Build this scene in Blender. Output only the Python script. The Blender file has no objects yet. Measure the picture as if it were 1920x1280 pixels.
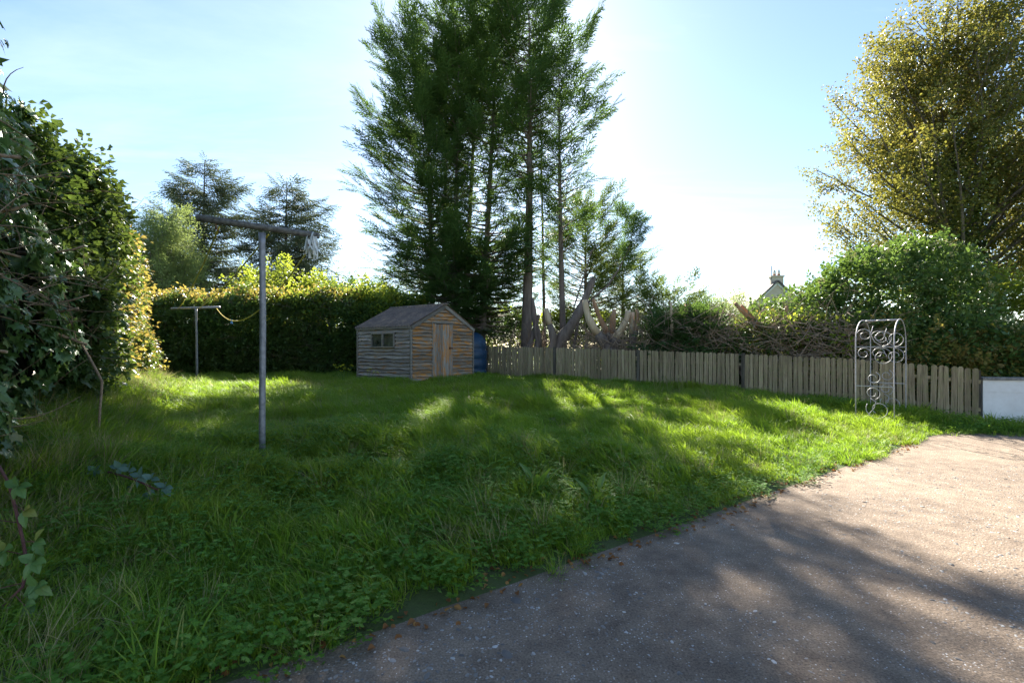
import bpy, math, random
import numpy as np
from mathutils import Vector, Matrix, Euler

# ------------------------------------------------------------------ camera, sky, sun, exposure
scn = bpy.context.scene
COL = scn.collection
F = 907.0                      # focal length in photo pixels (17 mm on 36 mm)
CAMH = 1.5
cam_d = bpy.data.cameras.new("camera"); cam = bpy.data.objects.new("camera", cam_d)
COL.objects.link(cam); scn.camera = cam
cam.location = (0, 0, CAMH); cam.rotation_euler = (math.pi/2, 0, 0)
cam_d.sensor_width = 36; cam_d.lens = 17.0; cam_d.shift_y = 15/1920
cam_d.clip_start = 0.05; cam_d.clip_end = 3000

SUN_EL = math.radians(32.6)
w = bpy.data.worlds.new("World"); scn.world = w; w.use_nodes = True
nt = w.node_tree; nt.nodes.clear()
out = nt.nodes.new("ShaderNodeOutputWorld"); bg = nt.nodes.new("ShaderNodeBackground")
sky = nt.nodes.new("ShaderNodeTexSky"); sky.sky_type = 'NISHITA'; sky.sun_disc = False
sky.sun_elevation = SUN_EL; sky.sun_rotation = 0.0
sky.air_density = 1.0; sky.dust_density = 0.2; sky.ozone_density = 2.2; sky.altitude = 30
# thin high cirrus, everywhere in the sky
tc = nt.nodes.new("ShaderNodeTexCoord")
sep = nt.nodes.new("ShaderNodeSeparateXYZ"); nt.links.new(tc.outputs["Generated"], sep.inputs[0])
zc = nt.nodes.new("ShaderNodeMath"); zc.operation = 'MAXIMUM'; zc.inputs[1].default_value = 0.03
nt.links.new(sep.outputs["Z"], zc.inputs[0])
dx = nt.nodes.new("ShaderNodeMath"); dx.operation = 'DIVIDE'; nt.links.new(sep.outputs["X"], dx.inputs[0]); nt.links.new(zc.outputs[0], dx.inputs[1])
dy = nt.nodes.new("ShaderNodeMath"); dy.operation = 'DIVIDE'; nt.links.new(sep.outputs["Y"], dy.inputs[0]); nt.links.new(zc.outputs[0], dy.inputs[1])
cmb = nt.nodes.new("ShaderNodeCombineXYZ"); nt.links.new(dx.outputs[0], cmb.inputs[0]); nt.links.new(dy.outputs[0], cmb.inputs[1])
mp = nt.nodes.new("ShaderNodeMapping"); mp.inputs["Scale"].default_value = (0.35, 1.1, 1); mp.inputs["Rotation"].default_value = (0, 0, 0.35)
mp.inputs["Location"].default_value = (3.1, 1.7, 0)
nt.links.new(cmb.outputs[0], mp.inputs[0])
nz = nt.nodes.new("ShaderNodeTexNoise"); nz.inputs["Scale"].default_value = 0.9; nz.inputs["Detail"].default_value = 7; nz.inputs["Roughness"].default_value = 0.62
nz.inputs["Distortion"].default_value = 0.6
nt.links.new(mp.outputs[0], nz.inputs[0])
cr = nt.nodes.new("ShaderNodeMapRange"); cr.inputs[1].default_value = 0.5; cr.inputs[2].default_value = 0.8; cr.inputs[3].default_value = 0.0; cr.inputs[4].default_value = 0.2
nt.links.new(nz.outputs[0], cr.inputs[0])
mixc = nt.nodes.new("ShaderNodeMix"); mixc.data_type = 'RGBA'
mixc.inputs["B"].default_value = (8.5, 8.9, 9.4, 1)
nt.links.new(cr.outputs[0], mixc.inputs["Factor"]); nt.links.new(sky.outputs[0], mixc.inputs["A"])
nt.links.new(mixc.outputs["Result"], bg.inputs[0]); bg.inputs[1].default_value = 0.05
nt.links.new(bg.outputs[0], out.inputs[0])

sun_d = bpy.data.lights.new("sun", 'SUN'); sun = bpy.data.objects.new("sun", sun_d); COL.objects.link(sun)
sun_d.energy = 5.0; sun_d.angle = math.radians(0.55); sun_d.color = (1.0, 0.94, 0.82)
sun.rotation_euler = (-(math.pi/2 - SUN_EL), 0, 0); sun.location = (0, 60, 40)

vs = scn.view_settings
vs.view_transform = 'Standard'; vs.look = 'None'; vs.gamma = 1.0; vs.use_curve_mapping = False
vs.exposure = 2.35
scn.render.engine = 'CYCLES'
scn.cycles.max_bounces = 8; scn.cycles.diffuse_bounces = 4; scn.cycles.transmission_bounces = 6
scn.cycles.glossy_bounces = 2; scn.cycles.caustics_reflective = False; scn.cycles.caustics_refractive = False
scn.cycles.use_denoising = True; scn.cycles.denoising_prefilter = 'NONE'; scn.cycles.denoising_input_passes = 'RGB_ALBEDO_NORMAL'; scn.cycles.sample_clamp_indirect = 6.0

# ------------------------------------------------------------------ helpers
R = np.random.default_rng(7)
rnd = random.Random(11)
def V(*a): return Vector(a)
def px(u, v, Y):
    """a point at depth Y on the sight line of a photo pixel - used for measuring places only"""
    return Vector(((u-960)/F*Y, Y, CAMH-(v-655)/F*Y))

_ph = np.random.default_rng(3).uniform(0, 6.28, (8, 12)); _dr = np.random.default_rng(4).uniform(0, 6.28, (8, 12))
def vn(x, y, s, k=0):
    """smooth pseudo noise, about -1..1"""
    x = np.asarray(x, float)*s; y = np.asarray(y, float)*s; t = 0
    for i in range(9):
        f = 0.7+0.28*i
        t = t+np.sin((x*math.cos(_dr[k, i])+y*math.sin(_dr[k, i]))*f+_ph[k, i])
    return t/4.2

def sstep(x, a, b):
    t = np.clip((np.asarray(x, float)-a)/(b-a), 0, 1); return t*t*(3-2*t)

def dedge(x, y): return (np.asarray(x, float)+1.1)*-.586+(np.asarray(y, float)-2.18)*.81
def ehedge(x, y): return (np.asarray(x, float)+4.0+.683*(np.asarray(y, float)-3.8))*.826
def gz(x, y):
    x = np.asarray(x, float); y = np.asarray(y, float)
    d = dedge(x, y); dp = np.maximum(d, 0)
    z = .6*(1-np.exp(-dp/4.5))-.014-.05*sstep(-d, 0, .6)
    z = z+vn(x, y, 2.2, 0)*.06*sstep(d, .1, 1.5)+vn(x, y, 5.5, 1)*.02*sstep(d, .05, .6)*sstep(40-y, 0, 10)
    e = np.maximum(ehedge(x, y), 0)
    z = z+.42*np.exp(-(e/.8)**2)*sstep(15-y, 0, 2)*sstep(d, 0, 1.2)*sstep(y, 2.9, 4.4)*(np.abs(x) < 30)
    win = sstep(x, -3.7, -2.9)*sstep(-x, .7, 1.5)
    z = z-.2*np.exp(-((y-5.2-.06*x)/.26)**2)*win+.12*np.exp(-((y-4.55)/.4)**2)*win+.05*np.exp(-((y-6.1)/.5)**2)*win
    win2 = sstep(x, -.6, 0)*sstep(-x, -2, -1.2)
    z = z+.16*np.exp(-((y-5.6)/.5)**2)*win2
    return z
def g(x, y): return float(gz(x, y))

class MB:
    def __init__(s): s.v = []; s.f = []
    def add(s, vs_, fs_):
        n = len(s.v); s.v += [tuple(p) for p in vs_]; s.f += [tuple(i+n for i in f) for f in fs_]
    def box(s, c, size, rot=None):
        hx, hy, hz = [q/2 for q in size]
        p = [V(x, y, z) for x in (-hx, hx) for y in (-hy, hy) for z in (-hz, hz)]
        if rot is not None: p = [rot @ q for q in p]
        c = Vector(c); s.add([c+q for q in p], [(0, 1, 3, 2), (4, 6, 7, 5), (0, 4, 5, 1), (2, 3, 7, 6), (0, 2, 6, 4), (1, 5, 7, 3)])
    def tube(s, path, rad, n=6, cap=True):
        path = [Vector(p) for p in path]
        if not hasattr(rad, '__len__'): rad = [rad]*len(path)
        t0 = (path[1]-path[0]).normalized()
        up = V(0, 0, 1) if abs(t0.z) < .9 else V(1, 0, 0)
        x = t0.cross(up).normalized(); vs_ = []; fs_ = []
        for i, p in enumerate(path):
            t = (path[min(i+1, len(path)-1)]-path[max(i-1, 0)])
            t = t.normalized() if t.length > 1e-9 else t0
            x = (x-t*x.dot(t)); x = x.normalized() if x.length > 1e-6 else t.orthogonal().normalized()
            y = t.cross(x)
            for k in range(n):
                a = 2*math.pi*k/n
                vs_.append(p+(x*math.cos(a)+y*math.sin(a))*rad[i])
        for i in range(len(path)-1):
            for k in range(n):
                fs_.append((i*n+k, i*n+(k+1) % n, (i+1)*n+(k+1) % n, (i+1)*n+k))
        if cap:
            fs_.append(tuple(range(n))[::-1]); fs_.append(tuple((len(path)-1)*n+k for k in range(n)))
        s.add(vs_, fs_)
    def prism(s, poly, ax, thick):
        """poly: 3-D outline, extruded along ax by thick"""
        n = len(poly); ax = Vector(ax)*thick
        s.add([Vector(p) for p in poly]+[Vector(p)+ax for p in poly],
              [tuple(range(n))[::-1], tuple(range(n, 2*n))]+[(i, (i+1) % n, n+(i+1) % n, n+i) for i in range(n)])
    def mesh(s, name, m, smooth=False):
        me = bpy.data.meshes.new(name); me.from_pydata(s.v, [], s.f); me.materials.append(m)
        if smooth: me.polygons.foreach_set('use_smooth', [True]*len(me.polygons))
        me.update(); return me
    def build(s, name, m, parent=None, smooth=False):
        return link(name, s.mesh(name, m, smooth), parent)

def link(name, me, parent=None):
    o = bpy.data.objects.new(name, me); COL.objects.link(o)
    if parent is not None: o.parent = parent
    return o
def tag(o, label=None, cat=None, group=None, kind=None):
    if label: o["label"] = label
    if cat: o["category"] = cat
    if group: o["group"] = group
    if kind: o["kind"] = kind
    return o
def thing(name, label, cat, loc=(0, 0, 0), rz=0, group=None):
    o = bpy.data.objects.new(name, None); COL.objects.link(o); o.location = loc; o.rotation_euler = (0, 0, rz)
    o.empty_display_size = .2
    return tag(o, label, cat, group)
def arc(p0, p1, n, bend):
    """curved path: quadratic with mid offset"""
    p0 = Vector(p0); p1 = Vector(p1); m = (p0+p1)/2+Vector(bend)
    return [(1-t)**2*p0+2*t*(1-t)*m+t*t*p1 for t in [i/(n-1) for i in range(n)]]

# ------------------------------------------------------------------ materials
def new_mat(name):
    m = bpy.data.materials.new(name); m.use_nodes = True; t = m.node_tree
    b = t.nodes["Principled BSDF"]; return m, t, b
def N(t, typ, **kw):
    n = t.nodes.new(typ)
    for k, v in kw.items(): setattr(n, k, v)
    return n
def ramp(t, src, stops):
    c = N(t, "ShaderNodeValToRGB"); e = c.color_ramp.elements
    e[0].position, e[0].color = stops[0][0], (*stops[0][1], 1); e[1].position, e[1].color = stops[-1][0], (*stops[-1][1], 1)
    for p, col in stops[1:-1]:
        q = e.new(p); q.color = (*col, 1)
    t.links.new(src, c.inputs[0]); return c
def noise_tex(t, vec, scale, detail=5, rough=.6, dist=0):
    n = N(t, "ShaderNodeTexNoise"); n.inputs["Scale"].default_value = scale; n.inputs["Detail"].default_value = detail
    n.inputs["Roughness"].default_value = rough; n.inputs["Distortion"].default_value = dist
    if vec is not None: t.links.new(vec, n.inputs["Vector"])
    return n
def mix_rgb(t, fac, a, b, blend='MIX'):
    m = N(t, "ShaderNodeMix", data_type='RGBA', blend_type=blend)
    for sock, val in (("Factor", fac), ("A", a), ("B", b)):
        if hasattr(val, 'links') or hasattr(val, 'is_linked'): t.links.new(val, m.inputs[sock])
        elif sock == "Factor": m.inputs[sock].default_value = val
        else: m.inputs[sock].default_value = (*val, 1)
    return m.outputs["Result"]
def bump(t, h, b, strength=.4, dist=.01):
    n = N(t, "ShaderNodeBump"); n.inputs["Strength"].default_value = strength; n.inputs["Distance"].default_value = dist
    t.links.new(h, n.inputs["Height"]); t.links.new(n.outputs[0], b.inputs["Normal"])

def leaf_mat(name, stops, trans, tfac=.42, rough=.45, spec=.35, patch=None, gain=1.6):
    """stops: ramp over a per-leaf random value; trans: colour of light that comes through"""
    stops = [(p, tuple(min(.9, q*gain) for q in c)) for p, c in stops]
    if patch: patch = (patch[0], tuple(q*gain for q in patch[1]), patch[2])
    m, t, b = new_mat(name)
    gi = N(t, "ShaderNodeNewGeometry"); oi = N(t, "ShaderNodeObjectInfo")
    ad = N(t, "ShaderNodeMath", operation='ADD'); t.links.new(gi.outputs["Random Per Island"], ad.inputs[0]); t.links.new(oi.outputs["Random"], ad.inputs[1])
    fr = N(t, "ShaderNodeMath", operation='FRACT'); t.links.new(ad.outputs[0], fr.inputs[0])
    c = ramp(t, fr.outputs[0], stops); col = c.outputs[0]
    if patch:
        nn = noise_tex(t, gi.outputs["Position"], patch[0], 3, .5)
        mr = N(t, "ShaderNodeMapRange"); mr.inputs[1].default_value = .42; mr.inputs[2].default_value = .66
        t.links.new(nn.outputs[0], mr.inputs[0])
        sc = N(t, "ShaderNodeMath", operation='MULTIPLY'); sc.inputs[1].default_value = patch[2]; t.links.new(mr.outputs[0], sc.inputs[0])
        col = mix_rgb(t, sc.outputs[0], col, patch[1])
    t.links.new(col, b.inputs["Base Color"]); b.inputs["Roughness"].default_value = rough
    b.inputs["Specular IOR Level"].default_value = spec
    tr = N(t, "ShaderNodeBsdfTranslucent")
    tcol = mix_rgb(t, .55, col, trans); t.links.new(tcol, tr.inputs[0])
    ms = N(t, "ShaderNodeMixShader"); ms.inputs[0].default_value = tfac
    t.links.new(b.outputs[0], ms.inputs[1]); t.links.new(tr.outputs[0], ms.inputs[2])
    t.links.new(ms.outputs[0], t.nodes["Material Output"].inputs[0]); return m

def bark_mat(name, a, b_, scale=9, stretch=.25):
    m, t, b = new_mat(name); gi = N(t, "ShaderNodeNewGeometry")
    mpg = N(t, "ShaderNodeMapping"); mpg.inputs["Scale"].default_value = (1, 1, stretch); t.links.new(gi.outputs["Position"], mpg.inputs[0])
    n = noise_tex(t, mpg.outputs[0], scale, 7, .65, .4); c = ramp(t, n.outputs[0], [(.32, a), (.68, b_)])
    t.links.new(c.outputs[0], b.inputs["Base Color"]); b.inputs["Roughness"].default_value = .9
    bump(t, n.outputs[0], b, .8, .03); return m

M = {}
M['cypress'] = leaf_mat('cypress_leaf', [(0, (.022, .05, .018)), (.5, (.038, .078, .026)), (1, (.06, .105, .03))], (.16, .25, .035), .36, .55, .25, (.35, (.05, .095, .022), .7))
M['cypress_y'] = leaf_mat('cypress_leaf_pale', [(0, (.045, .075, .02)), (.5, (.07, .11, .026)), (1, (.1, .13, .035))], (.22, .28, .04), .3, .55, .25)
M['spruce'] = leaf_mat('spruce_leaf', [(0, (.05, .068, .045)), (.5, (.07, .09, .052)), (1, (.1, .11, .06))], (.15, .18, .07), .2, .6, .25)
M['birch'] = leaf_mat('birch_leaf', [(0, (.05, .07, .016)), (.45, (.075, .088, .018)), (.8, (.1, .092, .02)), (1, (.16, .1, .022))], (.34, .3, .05), .45, .4, .4, (.3, (.07, .1, .02), .6))
M['willow'] = leaf_mat('willow_leaf', [(0, (.1, .14, .05)), (1, (.17, .2, .08))], (.34, .42, .1), .45, .5, .3)
M['lime'] = leaf_mat('lime_leaf', [(0, (.07, .12, .018)), (.6, (.11, .16, .022)), (1, (.2, .2, .03))], (.42, .46, .04), .5, .45, .35)
M['bush'] = leaf_mat('bush_leaf', [(0, (.03, .062, .016)), (.5, (.05, .095, .022)), (1, (.085, .13, .035))], (.2, .3, .04), .34, .35, .45)
M['floret'] = leaf_mat('bush_floret', [(0, (.2, .2, .09)), (1, (.3, .27, .13))], (.3, .3, .12), .25, .7, .2)
M['ivy'] = leaf_mat('ivy_leaf', [(0, (.034, .068, .022)), (.5, (.06, .11, .033)), (.93, (.09, .15, .05)), (1, (.16, .15, .045))], (.16, .26, .03), .28, .33, .5)
M['hedge'] = leaf_mat('hedge_leaf', [(0, (.025, .055, .014)), (.6, (.045, .085, .02)), (1, (.08, .12, .03))], (.22, .3, .04), .35, .35, .45, (.5, (.06, .075, .02), .5))
M['russet'] = leaf_mat('russet_leaf', [(0, (.07, .1, .02)), (.45, (.12, .12, .03)), (.8, (.19, .12, .04)), (1, (.17, .17, .05))], (.46, .34, .06), .48, .45, .3)
M['grass'] = leaf_mat('grass_blade', [(0, (.055, .115, .012)), (.5, (.095, .165, .016)), (.88, (.14, .2, .025)), (1, (.25, .21, .08))], (.3, .46, .02), .5, .5, .25, (.55, (.16, .19, .02), .65), 1.9)
M['grass_dry'] = leaf_mat('dry_grass', [(0, (.1, .12, .035)), (.6, (.2, .18, .08)), (1, (.32, .25, .13))], (.34, .3, .12), .35, .6, .25)
M['weed'] = leaf_mat('buttercup_leaf', [(0, (.04, .1, .014)), (.7, (.065, .14, .02)), (1, (.1, .17, .035))], (.28, .42, .03), .48, .6, .15, None, 1.9)
M['dock'] = leaf_mat('dock_leaf', [(0, (.05, .11, .016)), (1, (.09, .15, .03))], (.24, .36, .03), .36, .4, .45)
M['bramble'] = leaf_mat('bramble_leaf', [(0, (.06, .12, .035)), (.8, (.1, .17, .05)), (1, (.2, .18, .04))], (.22, .32, .05), .36, .42, .4)
M['bluegreen'] = leaf_mat('bluegreen_leaf', [(0, (.06, .11, .085)), (1, (.1, .16, .12))], (.16, .24, .1), .3, .4, .4)
M['brownleaf'] = leaf_mat('fallen_leaf', [(0, (.09, .035, .012)), (.6, (.16, .07, .025)), (1, (.26, .15, .05))], (.3, .15, .04), .25, .7, .2)
M['yellow'] = leaf_mat('yellow_petal', [(0, (.65, .5, .02)), (1, (.8, .62, .03))], (.8, .6, .03), .3, .6, .2)
M['twig'] = bark_mat('twig_bark', (.09, .06, .04), (.2, .14, .095), 14, 1)
M['deadtwig'] = bark_mat('dead_twig', (.2, .135, .09), (.42, .31, .21), 10, 1)
M['vine'] = bark_mat('vine_bark', (.2, .13, .08), (.38, .27, .17), 22, 1)
M['canes'] = bark_mat('bramble_cane', (.09, .03, .03), (.16, .07, .05), 22, 1)
M['cybark'] = bark_mat('cypress_bark', (.09, .065, .05), (.24, .185, .15), 7, .2)
M['bark'] = bark_mat('tree_bark', (.06, .05, .04), (.17, .145, .12), 7, .3)
M['barewood'] = bark_mat('stripped_wood', (.42, .28, .15), (.66, .52, .36), 8, .15)
M['redwood'] = bark_mat('torn_wood', (.26, .13, .06), (.45, .27, .15), 8, .2)
M['core'] = bark_mat('dark_core', (.018, .022, .01), (.05, .05, .025), 6, 1)  # dark colour stands for the darkness inside a hedge

def m_ground():
    m, t, b = new_mat('earth_and_moss'); gi = N(t, "ShaderNodeNewGeometry")
    n = noise_tex(t, gi.outputs["Position"], 1.7, 8, .65); n2 = noise_tex(t, gi.outputs["Position"], 22, 5, .7)
    c = ramp(t, n.outputs[0], [(.3, (.06, .10, .02)), (.6, (.09, .15, .025)), (.8, (.12, .12, .05))])
    col = mix_rgb(t, n2.outputs[0], c.outputs[0], (.06, .06, .025)); t.links.new(col, b.inputs["Base Color"]); b.inputs["Roughness"].default_value = 1
    bump(t, n2.outputs[0], b, .8, .04); return m
M['ground'] = m_ground()
def m_drive():
    m, t, b = new_mat('exposed_aggregate_concrete'); gi = N(t, "ShaderNodeNewGeometry"); P = gi.outputs["Position"]
    n1 = noise_tex(t, P, .8, 6, .62, .3); n2 = noise_tex(t, P, 5, 7, .7); n3 = noise_tex(t, P, 90, 3, .7)
    c = ramp(t, n1.outputs[0], [(.32, (.135, .10, .076)), (.5, (.225, .168, .125)), (.68, (.33, .252, .185))])
    c2 = ramp(t, n2.outputs[0], [(.34, (.12, .09, .069)), (.66, (.345, .265, .195))])
    col = mix_rgb(t, .5, c.outputs[0], c2.outputs[0])
    c3 = ramp(t, n3.outputs[0], [(.3, (.3, .3, .3)), (.65, (1.2, 1.2, 1.2))])
    col = mix_rgb(t, .8, col, c3.outputs[0], 'MULTIPLY')
    # stones: pale flecks where the cement has worn off
    vo = N(t, "ShaderNodeTexVoronoi"); vo.inputs["Scale"].default_value = 62; vo.inputs["Randomness"].default_value = 1; t.links.new(P, vo.inputs["Vector"])
    sm = N(t, "ShaderNodeMapRange"); sm.inputs[1].default_value = .30; sm.inputs[2].default_value = .22; t.links.new(vo.outputs["Distance"], sm.inputs[0])
    vsep = N(t, "ShaderNodeSeparateColor"); t.links.new(vo.outputs["Color"], vsep.inputs[0])
    pick = N(t, "ShaderNodeMapRange"); pick.inputs[1].default_value = .6; pick.inputs[2].default_value = .68; t.links.new(vsep.outputs[0], pick.inputs[0])
    wear = N(t, "ShaderNodeMapRange"); wear.inputs[1].default_value = .38; wear.inputs[2].default_value = .6; t.links.new(n2.outputs[0], wear.inputs[0])
    f1 = N(t, "ShaderNodeMath", operation='MULTIPLY'); t.links.new(sm.outputs[0], f1.inputs[0]); t.links.new(pick.outputs[0], f1.inputs[1])
    f2 = N(t, "ShaderNodeMath", operation='MULTIPLY'); t.links.new(f1.outputs[0], f2.inputs[0]); t.links.new(wear.outputs[0], f2.inputs[1])
    stone = ramp(t, vsep.outputs[1], [(0, (.28, .26, .25)), (.6, (.5, .47, .45)), (1, (.75, .72, .7))])
    col = mix_rgb(t, f2.outputs[0], col, stone.outputs[0])
    t.links.new(col, b.inputs["Base Color"]); b.inputs["Roughness"].default_value = .9; b.inputs["Specular IOR Level"].default_value = .18
    h = N(t, "ShaderNodeMath", operation='ADD'); t.links.new(n3.outputs[0], h.inputs[0]); t.links.new(vo.outputs["Distance"], h.inputs[1])
    bump(t, h.outputs[0], b, .7, .006); return m
M['drive'] = m_drive()

def wood_mat(name, grey, grey2, paint, lo, hi, grain=1.0, seed=0, green=None):
    """weathered boards; grain along local X, every board shifted by its own random"""
    m, t, b = new_mat(name); tcn = N(t, "ShaderNodeTexCoord"); oi = N(t, "ShaderNodeObjectInfo")
    sc = N(t, "ShaderNodeMath", operation='MULTIPLY'); sc.inputs[1].default_value = 37.0; t.links.new(oi.outputs["Random"], sc.inputs[0])
    ad = N(t, "ShaderNodeVectorMath", operation='ADD'); t.links.new(tcn.outputs["Object"], ad.inputs[0]); t.links.new(sc.outputs[0], ad.inputs[1])
    mp1 = N(t, "ShaderNodeMapping"); mp1.inputs["Scale"].default_value = (1.2, 18, 18); t.links.new(ad.outputs[0], mp1.inputs[0])
    gr = noise_tex(t, mp1.outputs[0], 2.2*grain, 7, .68, .3)
    mp2 = N(t, "ShaderNodeMapping"); mp2.inputs["Scale"].default_value = (1.6, 7, 7); t.links.new(ad.outputs[0], mp2.inputs[0])
    pa = noise_tex(t, mp2.outputs[0], 1.6, 6, .65, .3)
    c = ramp(t, gr.outputs[0], [(.28, tuple(q*.42 for q in grey)), (.5, grey), (.72, grey2)])
    col = c.outputs[0]
    if paint:
        mk = N(t, "ShaderNodeMapRange"); mk.inputs[1].default_value = lo; mk.inputs[2].default_value = hi; t.links.new(pa.outputs[0], mk.inputs[0])
        pc = ramp(t, gr.outputs[0], [(.3, tuple(q*.55 for q in paint)), (.65, paint)])
        col = mix_rgb(t, mk.outputs[0], col, pc.outputs[0])
    if green:
        gn = noise_tex(t, ad.outputs[0], 6, 5, .7)
        mk2 = N(t, "ShaderNodeMapRange"); mk2.inputs[1].default_value = .45; mk2.inputs[2].default_value = .75; mk2.inputs[4].default_value = .7; t.links.new(gn.outputs[0], mk2.inputs[0])
        col = mix_rgb(t, mk2.outputs[0], col, green)
    hv = N(t, "ShaderNodeMapRange"); hv.inputs[3].default_value = .72; hv.inputs[4].default_value = 1.18; t.links.new(oi.outputs["Random"], hv.inputs[0])
    cmbv = N(t, "ShaderNodeCombineColor")
    for k in range(3): t.links.new(hv.outputs[0], cmbv.inputs[k])
    col = mix_rgb(t, 1.0, col, cmbv.outputs[0], 'MULTIPLY')
    t.links.new(col, b.inputs["Base Color"]); b.inputs["Roughness"].default_value = .85; b.inputs["Specular IOR Level"].default_value = .25
    bump(t, gr.outputs[0], b, .6, .006); return m
M['side_board'] = wood_mat('silvered_board', (.30, .26, .225), (.52, .47, .42), (.5, .24, .09), .57, .66)
M['front_board'] = wood_mat('flaking_stain_board', (.29, .235, .18), (.48, .41, .34), (.62, .28, .08), .46, .58)
M['door_board'] = wood_mat('flaking_stain_door', (.34, .29, .245), (.52, .45, .385), (.6, .3, .13), .48, .55)
M['trim'] = wood_mat('grey_trim', (.23, .2, .17), (.42, .38, .33), None, 0, 0)
M['picket'] = wood_mat('weathered_picket', (.29, .22, .135), (.46, .375, .245), None, 0, 0, .7, 0, (.25, .25, .10))
M['fpost'] = wood_mat('dark_post', (.10, .085, .065), (.2, .18, .14), None, 0, 0, .7)

def _lap_mat():
    m, t, b = new_mat('lap_shadow_dark'); b.inputs['Base Color'].default_value = (.03, .026, .022, 1); b.inputs['Roughness'].default_value = .95; return m  # near-black colour stands for the shadow lines between lapped boards
M['lap_shadow'] = _lap_mat()
def simple(name, a, b_, scale=12, rough=.6, metal=0, bs=.2, bd=.004, spec=.5):
    m, t, b = new_mat(name); gi = N(t, "ShaderNodeNewGeometry"); n = noise_tex(t, gi.outputs["Position"], scale, 6, .65)
    c = ramp(t, n.outputs[0], [(.35, a), (.65, b_)]); t.links.new(c.outputs[0], b.inputs["Base Color"])
    b.inputs["Roughness"].default_value = rough; b.inputs["Metallic"].default_value = metal; b.inputs["Specular IOR Level"].default_value = spec
    if bs: bump(t, n.outputs[0], b, bs, bd)
    return m
M['pole'] = simple('galvanised_pole', (.2, .2, .215), (.36, .36, .39), 16, .5, .35)
M['poledark'] = simple('lichened_pole', (.07, .065, .06), (.2, .19, .17), 28, .7, .2)
M['wire'] = simple('white_coated_wire', (.3, .28, .29), (.5, .47, .49), 30, .5)
M['rope'] = simple('yellow_rope', (.55, .42, .03), (.72, .6, .06), 60, .6, 0, 0)
M['pegblue'] = simple('blue_plastic', (.06, .22, .6), (.1, .32, .75), 30, .4, 0, 0)
M['pegorange'] = simple('orange_plastic', (.7, .25, .05), (.8, .33, .08), 30, .4, 0, 0)
M['rag'] = simple('white_plastic_rag', (.6, .62, .6), (.8, .8, .78), 30, .6, 0, 0)
M['rust'] = simple('rusty_iron', (.09, .04, .025), (.2, .09, .05), 30, .8)
M['render'] = simple('white_painted_render', (.74, .69, .65), (.84, .80, .77), 3.5, .85, 0, .35, .01)
M['coping'] = simple('concrete_coping', (.13, .12, .11), (.3, .28, .26), 9, .9, 0, .5, .01)
M['tank'] = simple('blue_plastic_tank', (.006, .03, .07), (.012, .055, .115), 5, .45, 0, .05)
M['housewall'] = simple('cream_render', (.55, .47, .38), (.66, .57, .47), 2, .9)
M['slate'] = simple('roof_slate', (.06, .05, .055), (.13, .11, .11), 3, .8)
M['white'] = simple('white_board', (.7, .7, .7), (.8, .8, .8), 5, .6)
M['pot'] = simple('clay_pot', (.3, .13, .08), (.42, .2, .12), 9, .85)
M['steel'] = simple('aerial_steel', (.07, .07, .09), (.16, .16, .18), 20, .5, .5)
def m_roof():
    m, t, b = new_mat('corrugated_sheet'); gi = N(t, "ShaderNodeNewGeometry")
    n = noise_tex(t, gi.outputs["Position"], 3.5, 7, .7); n2 = noise_tex(t, gi.outputs["Position"], 26, 4, .7)
    c = ramp(t, n.outputs[0], [(.35, (.13, .09, .07)), (.5, (.24, .17, .13)), (.6, (.38, .26, .17)), (.75, (.5, .37, .25))])
    col = mix_rgb(t, n2.outputs[0], c.outputs[0], (.1, .08, .07)); t.links.new(col, b.inputs["Base Color"]); b.inputs["Roughness"].default_value = .65
    return m
M['sheet'] = m_roof()
def m_glass():
    m, t, b = new_mat('dusty_window_glass'); gi = N(t, "ShaderNodeNewGeometry"); n = noise_tex(t, gi.outputs["Position"], 4, 5, .6)
    c = ramp(t, n.outputs[0], [(.35, (.012, .018, .016)), (.6, (.06, .07, .06)), (.75, (.17, .175, .15))])
    t.links.new(c.outputs[0], b.inputs["Base Color"]); b.inputs["Roughness"].default_value = .12; b.inputs["Specular IOR Level"].default_value = .6; return m
M['glass'] = m_glass()

# ------------------------------------------------------------------ leaf and blade meshes (sources for the foliage masses)
def axes(d, up):
    d = Vector(d).normalized(); x = d.cross(Vector(up))
    x = x.normalized() if x.length > 1e-5 else d.orthogonal().normalized()
    return x, d, x.cross(d)
def add_leaf(b, p, d, up, l, wd, fold=.12, curl=.1):
    x, y, z = axes(d, up); p = Vector(p)
    q = [p, p+x*wd*.5+y*l*.42+z*fold*wd, p+y*l-z*curl*l, p-x*wd*.5+y*l*.42+z*fold*wd, p+y*l*.45]
    b.add(q, [(0, 1, 4), (1, 2, 4), (2, 3, 4), (3, 0, 4)])
def add_round_leaf(b, p, d, up, l, wd, fold=.1, curl=.15):
    x, y, z = axes(d, up); p = Vector(p)
    prof = [(.12, .28), (.32, .48), (.58, .44), (.82, .22)]
    L = [p+x*wd*a+y*l*t+z*(fold*wd*a*2-curl*l*t*t) for t, a in prof]; Rr = [p-x*wd*a+y*l*t+z*(fold*wd*a*2-curl*l*t*t) for t, a in prof]
    C = [p]+[p+y*l*t-z*curl*l*t*t for t, a in prof]+[p+y*l-z*curl*l]
    vs_ = C+L+Rr; fs_ = []
    for side, o in ((L, 6), (Rr, 10)):
        fs_.append((0, o, 1))
        for k in range(3): fs_.append((1+k, o+k, o+k+1, 2+k))
        fs_.append((4, o+3, 5))
    b.add(vs_, fs_)
IVY = [(0, .02), (.2, -.14), (.5, -.06), (.36, .2), (.56, .46), (.24, .52), (0, 1.0), (-.24, .52), (-.56, .46), (-.36, .2), (-.5, -.06), (-.2, -.14)]
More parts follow.
